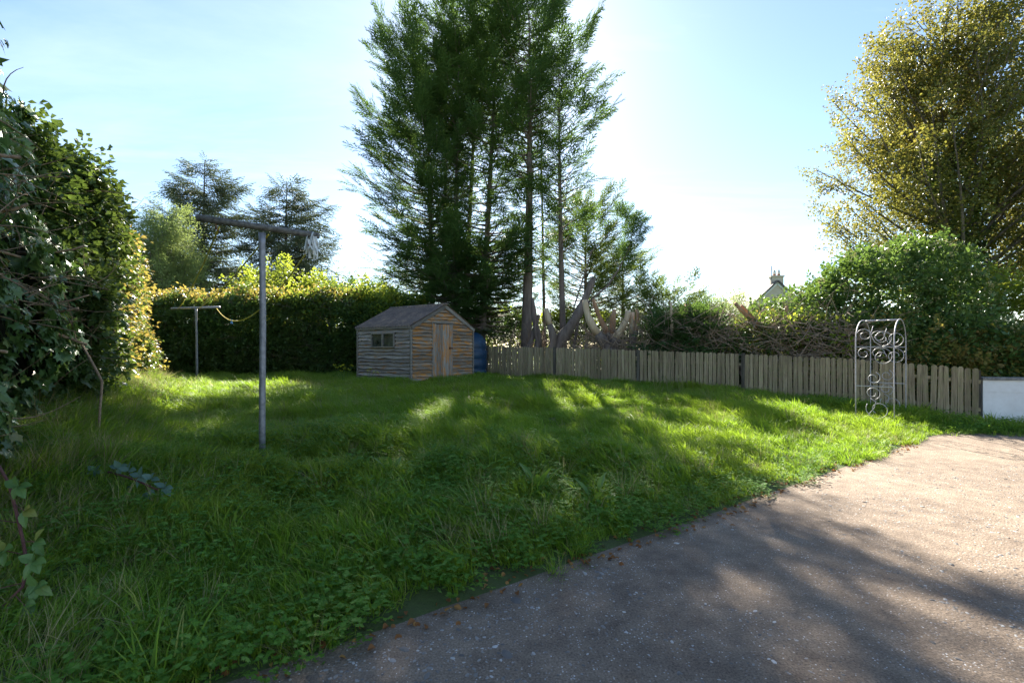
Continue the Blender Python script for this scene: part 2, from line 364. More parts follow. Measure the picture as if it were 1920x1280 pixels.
def add_ivy(b, p, d, up, l, curl=.12, rs=None):
    x, y, z = axes(d, up); p = Vector(p); rr = rs or rnd
    jj = [1+rr.uniform(-.12, .12) for _ in IVY]
    q = [p+x*a*l*j+y*t*l*j-z*curl*l*(a*a*1.2+t*t*.6) for (a, t), j in zip(IVY, jj)]
    c = p+y*l*.3+z*l*.03; n = len(q)
    b.add(q+[c], [(i, (i+1) % n, n) for i in range(n)])
def src(name, b, m):
    """a mesh object kept out of the scene: the source shape of a foliage mass"""
    return bpy.data.objects.new(name, b.mesh(name, m))

def twig_src(name, m, n, length, ll, lw, seed, spread=.9, rnd_leaf=False, stem=M['twig']):
    rr = random.Random(seed); b = MB(); pos = V(0, 0, 0); d = V(0, 1, 0)
    for i in range(n):
        t = (i+.5)/n; p = V(rr.uniform(-.03, .03), t*length, rr.uniform(-.03, .03))*1.0
        a = rr.uniform(0, 6.28); dd = V(math.cos(a)*spread, .55+rr.uniform(-.3, .4), math.sin(a)*spread*.8)
        up = V(rr.uniform(-.6, .6), rr.uniform(-.3, .3), 1)
        s = rr.uniform(.7, 1.2)
        off = dd.normalized()*rr.uniform(0, .35)*length*.5
        (add_round_leaf if rnd_leaf else add_leaf)(b, p+off, dd, up, ll*s, lw*s)
    return src(name, b, m)
def cypress_src(name, m, seed, length=.7):
    rr = random.Random(seed); b = MB(); k = 11
    for i in range(k):
        t = (i+.6)/k; y0 = t*length; zz = -.10*length*t*t+rr.uniform(-.015, .015)
        side = 1 if i % 2 else -1; sl = length*(.46*(1-t)+.12)*rr.uniform(.75, 1.2); ang = math.radians(rr.uniform(28, 46))
        dv = V(side*math.sin(ang), math.cos(ang), rr.uniform(-.25, .25)); o = V(0, y0, zz)
        for j in range(4):
            s = (j+.3)/4; p = o+dv*sl*s; sd = 1 if j % 2 else -1
            a2 = math.radians(rr.uniform(12, 38))*sd; dd = V(dv.x*math.cos(a2)-dv.y*math.sin(a2), dv.x*math.sin(a2)+dv.y*math.cos(a2), dv.z+rr.uniform(-.3, .15))
            add_leaf(b, p, dd, (rr.uniform(-.4, .4), 0, 1), sl*rr.uniform(.42, .66), .029*length/.7, .2, .1)
        add_leaf(b, o, dv, (0, 0, 1), sl*1.15, .022*length/.7, .2, .08)
    add_leaf(b, V(0, length*.45, -.03), (0, 1, -.1), (0, 0, 1), length*.68, .05, .2, .05)
    return src(name, b, m)
def spruce_src(name, m, seed, length=.9):
    rr = random.Random(seed); b = MB(); k = 10
    for i in range(k):
        t = (i+.4)/k; side = 1 if i % 2 else -1; sl = length*(.42*(1-t)+.1)*rr.uniform(.8, 1.2)
        dv = V(side*.75, .7, -.25+rr.uniform(-.2, .15)); o = V(0, t*length, -.06*t)
        for j in range(3):
            add_leaf(b, o+dv*sl*j*.3, dv+V(rr.uniform(-.4, .4), rr.uniform(-.3, .3), rr.uniform(-.5, .2)), (rr.uniform(-1, 1), 0, 1), sl*.6, .05, .3, .05)
    add_leaf(b, V(0, length*.4, 0), (0, 1, 0), (0, 0, 1), length*.65, .06, .2, .05)
    return src(name, b, m)
def tuft_src(name, m, seed, n, l0, l1, wd, spread, lean, bias=0.0):
    rr = random.Random(seed); b = MB()
    for i in range(n):
        a = rr.uniform(0, 6.28); r = spread*math.sqrt(rr.random()); p = V(r*math.cos(a), r*math.sin(a), -.03)
        L = rr.uniform(l0, l1); a2 = a+rr.uniform(-1.2, 1.2); ln = lean*rr.uniform(.3, 1.3)
        h = V(math.cos(a2), math.sin(a2), 0)*ln+V(bias, 0, 0)*rr.uniform(.5, 1.3)
        sd = V(-math.sin(a2+rr.uniform(-.6, .6)), math.cos(a2), 0).normalized()*wd*rr.uniform(.6, 1.2)
        q = []
        for t in (0, .35, .7, 1.0):
            c = p+h*L*(t**1.9)+V(0, 0, 1)*L*(t-.42*min(1.0, (h.length))*t*t)
            q.append(c)
        vs_ = [q[0]-sd, q[0]+sd, q[1]-sd*.95, q[1]+sd*.95, q[2]-sd*.65, q[2]+sd*.65, q[3]]
        b.add(vs_, [(0, 1, 3, 2), (2, 3, 5, 4), (4, 5, 6)])
    return src(name, b, m)
def weed_src(name, m, seed, n, h0, h1, ll, rad):
    rr = random.Random(seed); b = MB()
    for i in range(n):
        a = rr.uniform(0, 6.28); r = rad*math.sqrt(rr.random()); h = rr.uniform(h0, h1)
        c = V(r*math.cos(a), r*math.sin(a), h); rot = rr.uniform(0, 6.28); tilt = V(rr.uniform(-.4, .4), rr.uniform(-.4, .4), 1)
        for k in (-1, 0, 1):
            aa = rot+k*1.25; dd = V(math.cos(aa), math.sin(aa), rr.uniform(-.25, .2)); s = ll*rr.uniform(.75, 1.15)
            x, y, z = axes(dd, tilt)
            q = [c, c+x*s*.25+y*s*.35, c+x*s*.46+y*s*.75, c+x*s*.18+y*s*.72, c+x*s*.08+y*s, c-x*s*.12+y*s*.76, c-x*s*.42+y*s*.8, c-x*s*.25+y*s*.35]
            mid = c+y*s*.5-z*s*.06; n8 = len(q); b.add(q+[mid], [(j, (j+1) % n8, n8) for j in range(n8)])
    return src(name, b, m)

# ------------------------------------------------------------------ foliage mass: points carrying copies of a few source shapes
_groups = {}
def gn_for(srcs):
    key = tuple(s.name for s in srcs)
    if key in _groups: return _groups[key]
    ng = bpy.data.node_groups.new("foliage", 'GeometryNodeTree')
    ng.interface.new_socket("Geometry", in_out='INPUT', socket_type='NodeSocketGeometry')
    ng.interface.new_socket("Geometry", in_out='OUTPUT', socket_type='NodeSocketGeometry')
    gi = ng.nodes.new("NodeGroupInput"); go = ng.nodes.new("NodeGroupOutput")
    iop = ng.nodes.new("GeometryNodeInstanceOnPoints"); jn = ng.nodes.new("GeometryNodeJoinGeometry")
    for s in srcs:
        oi = ng.nodes.new("GeometryNodeObjectInfo"); oi.inputs["Object"].default_value = s; oi.inputs["As Instance"].default_value = False
        gt = ng.nodes.new("GeometryNodeGeometryToInstance")
        ng.links.new(oi.outputs["Geometry"], gt.inputs[0]); ng.links.new(gt.outputs[0], jn.inputs[0])
    def attr(nm, dt):
        a = ng.nodes.new("GeometryNodeInputNamedAttribute"); a.data_type = dt; a.inputs["Name"].default_value = nm; return a.outputs["Attribute"]
    e2r = ng.nodes.new("FunctionNodeEulerToRotation")
    ng.links.new(attr("rot", 'FLOAT_VECTOR'), e2r.inputs[0])
    ng.links.new(gi.outputs[0], iop.inputs["Points"]); ng.links.new(jn.outputs[0], iop.inputs["Instance"])
    iop.inputs["Pick Instance"].default_value = True
    ng.links.new(attr("vid", 'INT'), iop.inputs["Instance Index"]); ng.links.new(e2r.outputs[0], iop.inputs["Rotation"])
    ng.links.new(attr("scl", 'FLOAT_VECTOR'), iop.inputs["Scale"])
    ng.links.new(iop.outputs[0], go.inputs[0]); _groups[key] = ng; return ng
def euler_from_axes(A, U):
    A = A/np.maximum(np.linalg.norm(A, axis=1, keepdims=True), 1e-9)
    X = np.cross(A, U); X /= np.maximum(np.linalg.norm(X, axis=1, keepdims=True), 1e-6); Z = np.cross(X, A)
    ry = np.arcsin(np.clip(-X[:, 2], -1, 1)); rx = np.arctan2(A[:, 2], Z[:, 2]); rz = np.arctan2(X[:, 1], X[:, 0])
    return np.stack([rx, ry, rz], 1)
def mass(name, P, E, S, srcs, parent=None, vid=None, kind='stuff'):
    P = np.asarray(P, float); n = len(P)
    me = bpy.data.meshes.new(name); me.vertices.add(n); me.vertices.foreach_set('co', P.astype(np.float32).ravel())
    S = np.asarray(S, float); S = np.repeat(S[:, None], 3, 1) if S.ndim == 1 else S
    for nm, dt, fld, arr in (("rot", 'FLOAT_VECTOR', 'vector', np.asarray(E)), ("scl", 'FLOAT_VECTOR', 'vector', S)):
        a = me.attributes.new(nm, dt, 'POINT'); a.data.foreach_set(fld, arr.astype(np.float32).ravel())
    a = me.attributes.new("vid", 'INT', 'POINT')
    vid = R.integers(0, len(srcs), n) if vid is None else vid
    a.data.foreach_set('value', np.asarray(vid).astype(np.int32)); me.materials.append(srcs[0].data.materials[0])
    o = link(name, me, parent); md = o.modifiers.new("foliage", 'NODES'); md.node_group = gn_for(srcs)
    if kind: o["kind"] = kind
    return o
def rand_dirs(n):
    v = R.normal(size=(n, 3)); return v/np.linalg.norm(v, axis=1, keepdims=True)

CYP = [cypress_src('cypress_spray', M['cypress'], s, .75) for s in range(4)]
CYPY = [cypress_src('cypress_spray_pale', M['cypress_y'], 10+s, .75) for s in range(3)]
SPR = [spruce_src('spruce_spray', M['spruce'], s, 1.0) for s in range(3)]
BIR = [twig_src('birch_twig', M['birch'], 16, .55, .085, .06, s, 1.0) for s in range(4)]
WIL = [twig_src('willow_twig', M['willow'], 22, .8, .14, .035, s, .8) for s in range(3)]
LIM = [twig_src('lime_twig', M['lime'], 14, .45, .11, .075, s, 1.0) for s in range(3)]
BUS = [twig_src('bush_twig', M['bush'], 15, .4, .1, .06, s, 1.0) for s in range(4)]
FLO = [twig_src('floret_twig', M['floret'], 14, .14, .035, .035, s, 1.0) for s in range(2)]
HED = [twig_src('hedge_twig', M['hedge'], 14, .34, .085, .06, s, 1.1) for s in range(4)]
RUS = [twig_src('russet_twig', M['russet'], 13, .42, .085, .055, s, 1.0) for s in range(3)]
def ivy_src(nm, seed, m=None):
    rr = random.Random(seed); b = MB(); add_ivy(b, (0, 0, 0), (0, 1, 0), (0, 0, 1), 1.0, .14, rr); return src(nm, b, m or M['ivy'])
IVYS = [ivy_src('ivy_leaf_shape', s) for s in range(4)]

# ------------------------------------------------------------------ the setting: ground, driveway
xs = np.concatenate([[-400, -200, -100, -60, -40, -28, -20], np.arange(-15, 14, .18), [15, 18, 24, 34, 50, 80, 150, 300, 400]])
ys = np.concatenate([[-300, -120, -50, -20, -10, -6, -3], np.arange(-1, 19, .18), [20, 22, 26, 34, 50, 80, 150, 300, 600]])
gx, gy = np.meshgrid(xs, ys); gzz = gz(gx, gy)
nx, ny = len(xs), len(ys)
idx = np.arange(nx*ny).reshape(ny, nx)
fcs = np.stack([idx[:-1, :-1], idx[:-1, 1:], idx[1:, 1:], idx[1:, :-1]], -1).reshape(-1, 4)
me = bpy.data.meshes.new("ground"); me.from_pydata(np.stack([gx, gy, gzz], -1).reshape(-1, 3).tolist(), [], fcs.tolist())
me.materials.append(M['ground']); me.polygons.foreach_set('use_smooth', [True]*len(me.polygons))
tag(link("ground", me), "earth and moss under the lawn and garden", None, None, 'structure')
b = MB()   # driveway: flat sheet that dives under the lawn edge
n_ = V(-.586, .81, 0); e_ = V(.81, .586, 0); o_ = V(-1.1, 2.18, 0)
far = [o_+e_*-9+n_*.45, o_+e_*12.6+n_*.45]
b.add([far[0], far[1], V(10.2, 10.3, 0), V(26, 7.2, 0), V(26, -14, 0), V(-14, -14, 0)], [(5, 4, 3, 2, 1, 0)])
tag(b.build("driveway", M['drive']), "worn concrete driveway with exposed stones", None, None, 'structure')


# ------------------------------------------------------------------ shed
SH = V(-2.92, 14.0, .56); SA = math.atan2(.81, .586)
shed = thing("shed", "weathered clapboard garden shed with corrugated roof and flaking orange door", "shed", SH, SA)
W_, D_, EV, RG = 2.7, 2.43, 1.62, 2.30
def plank(x0, x1, zt, h, mat_, parent, loc_axis, seed, slope=None, thick=.018, wav=.009):
    """board of length x1-x0 built along local X, lapped (bottom edge proud), wavy lower edge"""
    rr = random.Random(seed); L = x1-x0; k = max(4, int(L/.13)); b = MB()
    ph = rr.uniform(0, 9); top = []; bot = []
    for i in range(k+1):
        t = i/k; x = -L/2+L*t
        wv = wav*math.sin(ph+x*rr.uniform(5.5, 6.5))+rr.uniform(-1, 1)*wav*.6
        xa = x
        if slope:   # gable board: upper edge shorter
            xa = max(-L/2+slope, min(L/2-slope, x))
        top.append(V(xa, .004, h/2)); bot.append(V(x, -.045+rr.uniform(-.006, .006), -h/2+wv))
    vs_ = top+bot+[p+V(0, thick, 0) for p in top]+[p+V(0, thick, 0) for p in bot]; n = k+1; fs_ = []
    for i in range(k):
        fs_ += [(i, n+i, n+i+1, i+1), (2*n+i, 2*n+i+1, 3*n+i+1, 3*n+i), (n+i, 3*n+i, 3*n+i+1, n+i+1), (i, i+1, 2*n+i+1, 2*n+i)]
    fs_ += [(0, 2*n, 3*n, n), (k, n+k, 3*n+k, 2*n+k)]
    b.add(vs_, fs_); o = b.build("plank", mat_, parent)
    c = (x0+x1)/2; zc_ = zt-h/2
    if loc_axis == 'front': o.location = (c, -.012, zc_)
    else: o.location = (-.012, c, zc_); o.rotation_euler = (0, 0, -math.pi/2)
    o.rotation_euler.rotate_axis('Y', rr.uniform(-.003, .003))
    return o
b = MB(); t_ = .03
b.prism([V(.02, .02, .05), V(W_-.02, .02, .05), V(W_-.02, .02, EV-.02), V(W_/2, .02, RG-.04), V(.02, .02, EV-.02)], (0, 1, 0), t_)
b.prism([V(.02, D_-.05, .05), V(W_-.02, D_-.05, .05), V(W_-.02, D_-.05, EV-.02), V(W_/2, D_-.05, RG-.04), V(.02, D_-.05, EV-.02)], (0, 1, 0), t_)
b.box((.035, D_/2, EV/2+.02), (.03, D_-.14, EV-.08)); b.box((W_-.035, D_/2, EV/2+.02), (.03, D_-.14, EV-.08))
b.build("lap_shadow_backing", M['lap_shadow'], shed)  # dark sheet added behind the boards so the lap shadows show
fw = bpy.data.objects.new("front_wall", None); COL.objects.link(fw); fw.parent = shed
sw = bpy.data.objects.new("side_wall", None); COL.objects.link(sw); sw.parent = shed
ex = EV/15.0; hb = ex-.003; DX0, DX1, DH = .827, 1.675, 1.74
sd = 0
zt = ex+.02
while zt < RG+.02:
    sd += 1
    zl = zt-ex
    if zl < EV-.03: xa, xb, sl = .03, W_-.03, None
    else:
        fr = (zl-EV)/(RG-EV); xa = W_/2*fr+.03; xb = W_-xa; sl = hb*(W_/2)/(RG-EV)*.85
    if xb-xa < .25: break
    if zl < DH-.04:
        plank(xa, DX0-.02, zt, hb, M['front_board'], fw, 'front', sd); plank(DX1+.02, xb, zt, hb, M['front_board'], fw, 'front', sd+400)
    else:
        plank(xa, xb, zt, hb, M['front_board'], fw, 'front', sd, sl)
    zt += ex
WY0, WY1, WZ0, WZ1 = .674, 1.74, 1.0, 1.45
zt = ex+.02
while zt < EV+.03:
    sd += 1; zl = zt-ex
    if zt > WZ0+.03 and zl < WZ1-.03:
        plank(.03, WY0-.02, zt, hb, M['side_board'], sw, 'side', sd, wav=.012); plank(WY1+.02, D_-.03, zt, hb, M['side_board'], sw, 'side', sd+400, wav=.012)
    else: plank(.03, D_-.03, zt, hb, M['side_board'], sw, 'side', sd, wav=.012)
    zt += ex
for x, y in ((-.02, -.02), (W_+.02, -.02), (-.02, D_+.02)):
    b = MB(); b.box((0, 0, (EV)/2), (.055, .055, EV-.01)); o = b.build("corner_post", M['trim'], shed); o.location = (x, y, 0)
door = bpy.data.objects.new("door", None); COL.objects.link(door); door.parent = shed; door.location = (DX0, -.05, 0)
nb = 6; bw = (DX1-DX0)/nb
for i in range(nb):
    b = MB(); b.box((0, 0, 0), (DH-.02-rnd.uniform(0, .03), bw-.006, .022)); o = b.build("plank", M['door_board'], door)
    o.location = (bw*(i+.5), rnd.uniform(-.004, .004), DH/2-.005); o.rotation_euler = (math.pi/2, math.pi/2, 0)
b = MB(); b.box((.78, -.02, .98), (.15, .018, .045)); b.box((.72, -.028, .98), (.03, .03, .07)); b.build("latch", M['rust'], door)
b = MB(); b.tube([V(-.02, -.03, .98), V(-.09, -.05, .93), V(-.19, -.05, .84)], .008, 5); b.build("hasp", M['rust'], door)
b = MB(); b.box((W_/2-.1, -.035, DH+.03), (DX1-DX0+.1, .045, .05)); b.build("door_lintel", M['trim'], shed)
for xx in (DX0-.012, DX1+.012):
    b = MB(); b.box((0, 0, 0), (.03, .05, DH)); o = b.build("door_jamb", M['trim'], shed); o.location = (xx, -.03, DH/2)
win = bpy.data.objects.new("window", None); COL.objects.link(win); win.parent = shed; win.location = (-.045, (WY0+WY1)/2, (WZ0+WZ1)/2)
ww, wh = WY1-WY0, WZ1-WZ0
for nm, c, s in (("frame", (0, 0, wh/2-.02), (.05, ww, .04)), ("sill", (-.015, 0, -wh/2+.015), (.09, ww+.05, .035)), ("frame", (0, -ww/2+.02, 0), (.045, .04, wh-.08)), ("frame", (0, ww/2-.02, 0), (.045, .04, wh-.08)), ("mullion", (0, 0, 0), (.045, .07, wh-.08))):
    b = MB(); b.box(c, s); b.build(nm, M['trim'], win)
for sgn in (-1, 1):
    b = MB(); b.box((0, 0, 0), (.008, ww/2-.07, wh-.07)); o = b.build("pane", M['glass'], win); o.location = (.012, sgn*(ww/4-.002), 0)
# corrugated roof: one sheet per slope
def roof_sheet(sgn):
    b = MB(); k = 120; Ls = math.hypot(W_/2, RG-EV); dirx = V(sgn*(W_/2)/Ls, 0, -(RG-EV)/Ls); nrm = V(sgn*(RG-EV)/Ls, 0, (W_/2)/Ls)
    a0 = V(W_/2, 0, RG+.035); vs_ = []
    for i in range(k+1):
        y = -.09+(D_+.18)*i/k; wv = .028*math.cos(i*math.pi*2/6.0)
        for s in (0, .5, 1):
            vs_.append(a0+dirx*((Ls+.1)*s)+nrm*wv+V(0, y, 0))
    fs_ = [(i*3+j, i*3+j+1, i*3+j+4, i*3+j+3) for i in range(k) for j in range(2)]
    n = len(vs_); vs_ += [p-nrm*.006 for p in vs_]; fs_ += [tuple(n+q for q in f[::-1]) for f in fs_]
    fs_ += [(i*3+2, n+i*3+2, n+i*3+5, i*3+5) for i in range(k)]
    b.add(vs_, fs_); return b.build("roof_sheet", M['sheet'], shed, True)
roof_sheet(-1); roof_sheet(1)
b = MB(); b.tube([V(W_/2, -.1, RG+.05), V(W_/2, D_+.1, RG+.05)], .035, 8); b.build("ridge_cap", M['sheet'], shed, True)
for sgn in (-1, 1):
    Ls = math.hypot(W_/2, RG-EV); b = MB(); b.box((0, 0, 0), (Ls+.06, .025, .1)); o = b.build("bargeboard", M['trim'], shed)
    o.location = (W_/2+sgn*(W_/4+.015), -.062, (RG+EV)/2-.035); o.rotation_euler = (0, sgn*math.atan2(RG-EV, W_/2), 0)
    b = MB(); b.box((0, 0, 0), (.025, D_+.1, .07)); o = b.build("fascia", M['trim'], shed); o.location = (-.06 if sgn < 0 else W_+.06, D_/2, EV-.03)
for i, y in enumerate((.1, 1.2, 2.3)):
    b = MB(); b.box((W_/2, y, -.06), (W_-.1, .1, .2)); b.build("bearer", M['fpost'], shed)

# blue oil tank behind the shed
tank = thing("oil_tank", "dark blue ribbed plastic tank standing behind the shed beside the fence", "tank", (-1.55, 17.35, .5), .5)
b = MB(); rings = [(0, .50), (.06, .55), (.25, .55), (.3, .52), (.36, .55), (.6, .56), (.65, .53), (.71, .56), (.95, .56), (1.0, .53), (1.06, .55), (1.3, .52), (1.5, .42), (1.6, .26), (1.63, .05)]
for i, (z, r) in enumerate(rings): pass
vs_ = []; k = 20
for z, r in rings:
    for q in range(k):
        a = 2*math.pi*q/k; cs, sn = math.cos(a), math.sin(a); p = 3.2
        rr_ = r/((abs(cs)**p+abs(sn)**p)**(1/p)); vs_.append(V(cs*rr_, sn*rr_*1.25, z))
b.add(vs_, [(i*k+q, i*k+(q+1) % k, (i+1)*k+(q+1) % k, (i+1)*k+q) for i in range(len(rings)-1) for q in range(k)]+[tuple(range(k))[::-1], tuple((len(rings)-1)*k+q for q in range(k))])
b.build("tank_body", M['tank'], tank, True)
b = MB(); b.tube([V(0, .2, 1.6), V(0, .2, 1.68)], .11, 12); b.build("filler_cap", M['tank'], tank)

# ------------------------------------------------------------------ picket fence
F0 = V(-1.2, 17.7, 0); F1 = V(9.8, 10.1, 0); fd = (F1-F0).normalized(); FL = (F1-F0).length; fa = math.atan2(fd.y, fd.x)
fence = thing("picket_fence", "weathered round-topped picket fence running from shed to white wall", "fence", (0, 0, 0))
def ftop(t): return float(np.interp(t, [0, .266, .66, .84, 1], [1.637, 1.56, 1.388, 1.276, 1.10]))
def picket_mesh(wd, h, th=.02):
    b = MB(); prof = [(-wd/2, 0), (wd/2, 0), (wd/2, h-.035), (wd*.36, h-.012), (wd*.15, h), (-wd*.15, h), (-wd*.36, h-.012), (-wd/2, h-.035)]
    # long side along local X so the grain follows the board
    b.prism([V(z, x, -th/2) for x, z in prof], (0, 0, 1), th); return b.mesh("picket", M['picket'])
PK = [picket_mesh(.094, 1.14), picket_mesh(.098, 1.16), picket_mesh(.09, 1.13)]
s = .05; i = 0; posts = [.025*FL, .236*FL, .448*FL, .66*FL]
while s < FL:
    near = min(abs(s-p) for p in posts)
    if near > .06:
        me_ = PK[i % 3]; o = link("picket", me_, fence); p = F0+fd*s; hh = [1.14, 1.16, 1.13][i % 3]
        o.location = (p.x, p.y, ftop(s/FL)-hh+rnd.uniform(-.012, .012))
        tilt = rnd.gauss(0, .008)+(rnd.gauss(0, .015) if s > 11.6 else 0)
        # local X up, local Y along the fence
        o.rotation_euler = (Matrix((fd, V(0, 0, 1).cross(fd), V(0, 0, 1))).transposed() @ Matrix.Rotation(tilt, 3, 'Y') @ Matrix(((0, 1, 0), (0, 0, 1), (1, 0, 0)))).to_euler()
    s += .112+rnd.uniform(-.004, .004); i += 1
for sp in posts+[.87*FL, FL-.04]:
    p = F0+fd*sp; flush = sp in posts
    nb_ = V(0, 0, 1).cross(fd)
    p2 = p+nb_*(.03 if flush else .09); top = ftop(sp/FL)+(.0 if flush else -.06)
    b = MB(); b.box((0, 0, 0), (1.35, .085, .085)); o = b.build("post", M['fpost'], fence); o.location = (p2.x, p2.y, top-.66)
    o.rotation_euler = (Matrix((fd, nb_, V(0, 0, 1))).transposed() @ Matrix(((0, 1, 0), (0, 0, 1), (1, 0, 0)))).to_euler()
nb_ = V(0, 0, 1).cross(fd); ts = [0, .266, .448, .66, .84, 1]
for off in (.28, .86):
    for a, c in zip(ts[:-1], ts[1:]):
        p = F0+fd*FL*a+nb_*.035; q = F0+fd*FL*c+nb_*.035; p.z = ftop(a)-off; q.z = ftop(c)-off
        b = MB(); L = (q-p).length; b.box((0, 0, 0), (L, .035, .075)); o = b.build("rail", M['picket'], fence); o.location = (p+q)/2
        o.rotation_euler = (q-p).to_track_quat('X', 'Z').to_euler()

# ------------------------------------------------------------------ white garden wall
WA = V(9.86, 10.12, -.05); wd_ = V(1, -.2, 0).normalized(); wall = thing("garden_wall", "low white painted block wall with grey coping at end of fence", "wall", WA, math.atan2(wd_.y, wd_.x))
for z0, z1 in ((0, .655), (.661, .91)):
    b = MB(); b.box((4.5, .1, (z0+z1)/2), (9, .2, z1-z0)); b.build("render_panel", M['render'], wall)
b = MB(); b.box((4.5, .1, .45), (9, .17, .86)); b.build("mortar", M['render'], wall)
x = -.03
for k in range(10):
    b = MB(); b.box((x+.455, .1, .94), (.905, .27, .055+.004*(k % 2))); b.build("coping_stone", M['coping'], wall); x += .911

# ------------------------------------------------------------------ washing-line posts, ropes, pegs
def tpost(base, top, a, e, r, rb, m1, m2, name, label):
    t = thing(name, label, "post", base, 0, None); B = Vector(base)
    b = MB(); p = [V(0, 0, -.3), V(0, 0, .4), (Vector(top)-B)*.6+V(.008, 0, 0), Vector(top)-B-V(0, 0, .12), Vector(top)-B]
    b.tube(p, [r, r, r, r*.98, r*1.12], 14); b.build("pole", m1, t, True)
    b = MB(); q = [Vector(a)-B, Vector(e)-B]; b.tube([q[0], q[0].lerp(q[1], .5), q[1]], rb, 14); cb = b.build("crossbar", m2, t, True)
    return t, cb
p1 = V(-2.79, 5.4, g(-2.79, 5.4)); T1 = V(-2.79, 5.4, 2.80)
tp1, cb1 = tpost(p1, T1, (-3.25, 4.98, 2.857), (-2.31, 5.78, 2.857), .034, .036, M['pole'], M['poledark'], "washing_line_post", "tall grey metal T-shaped washing line post standing in the lawn")
b = MB()
for k in range(24):
    pass
c0 = V(-2.38, 5.72, 2.80)-p1
b.tube([c0+V(math.cos(a)*.035, math.sin(a)*.03, -.045+math.sin(a)*.035) for a in [i*6.28/12 for i in range(13)]], .008, 5); b.build("ring", M['rust'], tp1)
b = MB(); b.tube([V(-3.12, 5.10, 2.83)-p1, V(-3.12, 5.10, 2.77)-p1, V(-3.10, 5.12, 2.75)-p1], .008, 5); b.build("hook", M['rust'], tp1)
p2b = V(-9.77, 15, g(-9.77, 15)); T2 = V(-9.80, 15, 2.77)
tp2, cb2 = tpost(p2b, T2, (-10.57, 15.0, 2.76), (-9.06, 15.0, 2.81), .034, .036, M['pole'], M['pole'], "washing_line_post", "thin leaning T-shaped washing line post in front of back hedge")
def rope(p, q, sag, lab):
    pts = [Vector(p).lerp(Vector(q), i/24)-V(0, 0, sag*4*(i/24)*(1-i/24)) for i in range(25)]
    b = MB(); b.tube(pts, .0095, 5); tag(b.build("washing_line", M['rope'], None, True), lab, "rope", "ropes between the posts"); return pts
rope((-3.10, 5.12, 2.79), (-10.35, 14.97, 2.75), .12, "yellow rope from hook near bar end to far post, almost taut")
rope((-2.74, 5.44, 2.79), (-9.75, 14.97, 2.76), .12, "yellow rope from top of tall post to middle of far bar")
pts3 = rope((-2.38, 5.72, 2.72), (-9.15, 14.97, 2.78), .62, "yellow rope from rusty ring hanging in a deep sag")
def peg(p, m, lab):
    t = thing("clothes_peg", lab, "peg", p)
    for sx in (-1, 1):
        b = MB(); b.tube([V(sx*.007, 0, .03), V(sx*.006, 0, -.01), V(sx*.02, 0, -.075)], [.009, .011, .009], 5); b.build("prong", m, t)
    b = MB(); b.tube([V(-.014, 0, .0), V(.014, 0, .0)], .006, 6); b.build("spring", M['steel'], t)
peg(pts3[16], M['pegblue'], "blue clothes peg clipped on the low part of the sagging rope")
peg(pts3[7], M['pegblue'], "blue clothes peg beside an orange one on the sagging rope")
peg(pts3[7]+(pts3[8]-pts3[7])*.18, M['pegorange'], "orange clothes peg on the sagging rope")
b = MB()
rr = random.Random(5); c0 = V(-2.37, 5.73, 2.80)
for i in range(26):
    a = rr.uniform(0, 6.28); L = rr.uniform(.08, .24); o0 = c0+V(rr.uniform(-.04, .04), rr.uniform(-.04, .04), rr.uniform(-.02, .1)); dd = V(.06*math.cos(a), .06*math.sin(a), -L)
    pth = arc(o0, o0+dd, 5, (rr.uniform(-.06, .06), rr.uniform(-.06, .06), rr.uniform(0, .09))); sdv = V(math.cos(a+1.5), math.sin(a+1.5), 0)*.012
    vs_ = []
    for p in pth: vs_ += [p-sdv, p+sdv]
    b.add(vs_, [(2*j, 2*j+1, 2*j+3, 2*j+2) for j in range(4)])
tag(b.build("plastic_rag", M['rag']), "tattered white plastic rag snagged on the end of tall crossbar", "rag")

# ------------------------------------------------------------------ garden arch of scrolled wire
FC = V(6.97, 9.30, 0); ad_ = V(.72, .69, 0).normalized(); sd_ = V(.69, -.72, 0).normalized(); hw = .30; AW = 1.4
zg = .10
archo = thing("garden_arch", "white wire garden arch with scrolls standing in front of picket fence", "arch", (FC.x, FC.y, zg))
base_ = V(FC.x, FC.y, zg)
def AP(s, d, z): return FC+sd_*s+ad_*d+V(0, 0, z)-base_
for sg in (-1, 1):
    pth = [AP(sg*hw, 0, zg-.05), AP(sg*hw, 0, .8), AP(sg*hw, 0, 1.6)]
    for k in range(1, 16):
        a = math.pi*k/16; pth.append(AP(sg*hw, AW/2-AW/2*math.cos(a), 1.6+.50*math.sin(a)**.85))
    pth += [AP(sg*hw, AW, 1.6), AP(sg*hw, AW, .8), AP(sg*hw, AW, zg-.05)]
    b = MB(); b.tube(pth, .0105, 6); b.build("hoop", M['wire'], archo, True)
for d in (0, AW):
    for z in (.79, 1.55):
        b = MB(); b.tube([AP(-hw, d, z), AP(hw, d, z)], .009, 5); b.build("crossbar", M['wire'], archo)
b = MB(); b.tube([AP(-hw, AW/2, 2.1), AP(hw, AW/2, 2.1)], .009, 5); b.build("crossbar", M['wire'], archo)
def spiral(c, r, turns, a0, hand, n=26, tail=None):
    """flat scroll in the (s, z) plane; returns list of (s, z)"""
    return [(c[0]+r*(1-.62*i/n)*math.cos(a0+hand*turns*6.283*i/n), c[1]+r*(1-.62*i/n)*math.sin(a0+hand*turns*6.283*i/n)) for i in range(n+1)]
def scroll(pts, d, dip=0):
    b = MB(); b.tube([AP(s_, d, z_) for s_, z_ in pts], .0062, 5); b.build("scroll", M['wire'], archo, True)
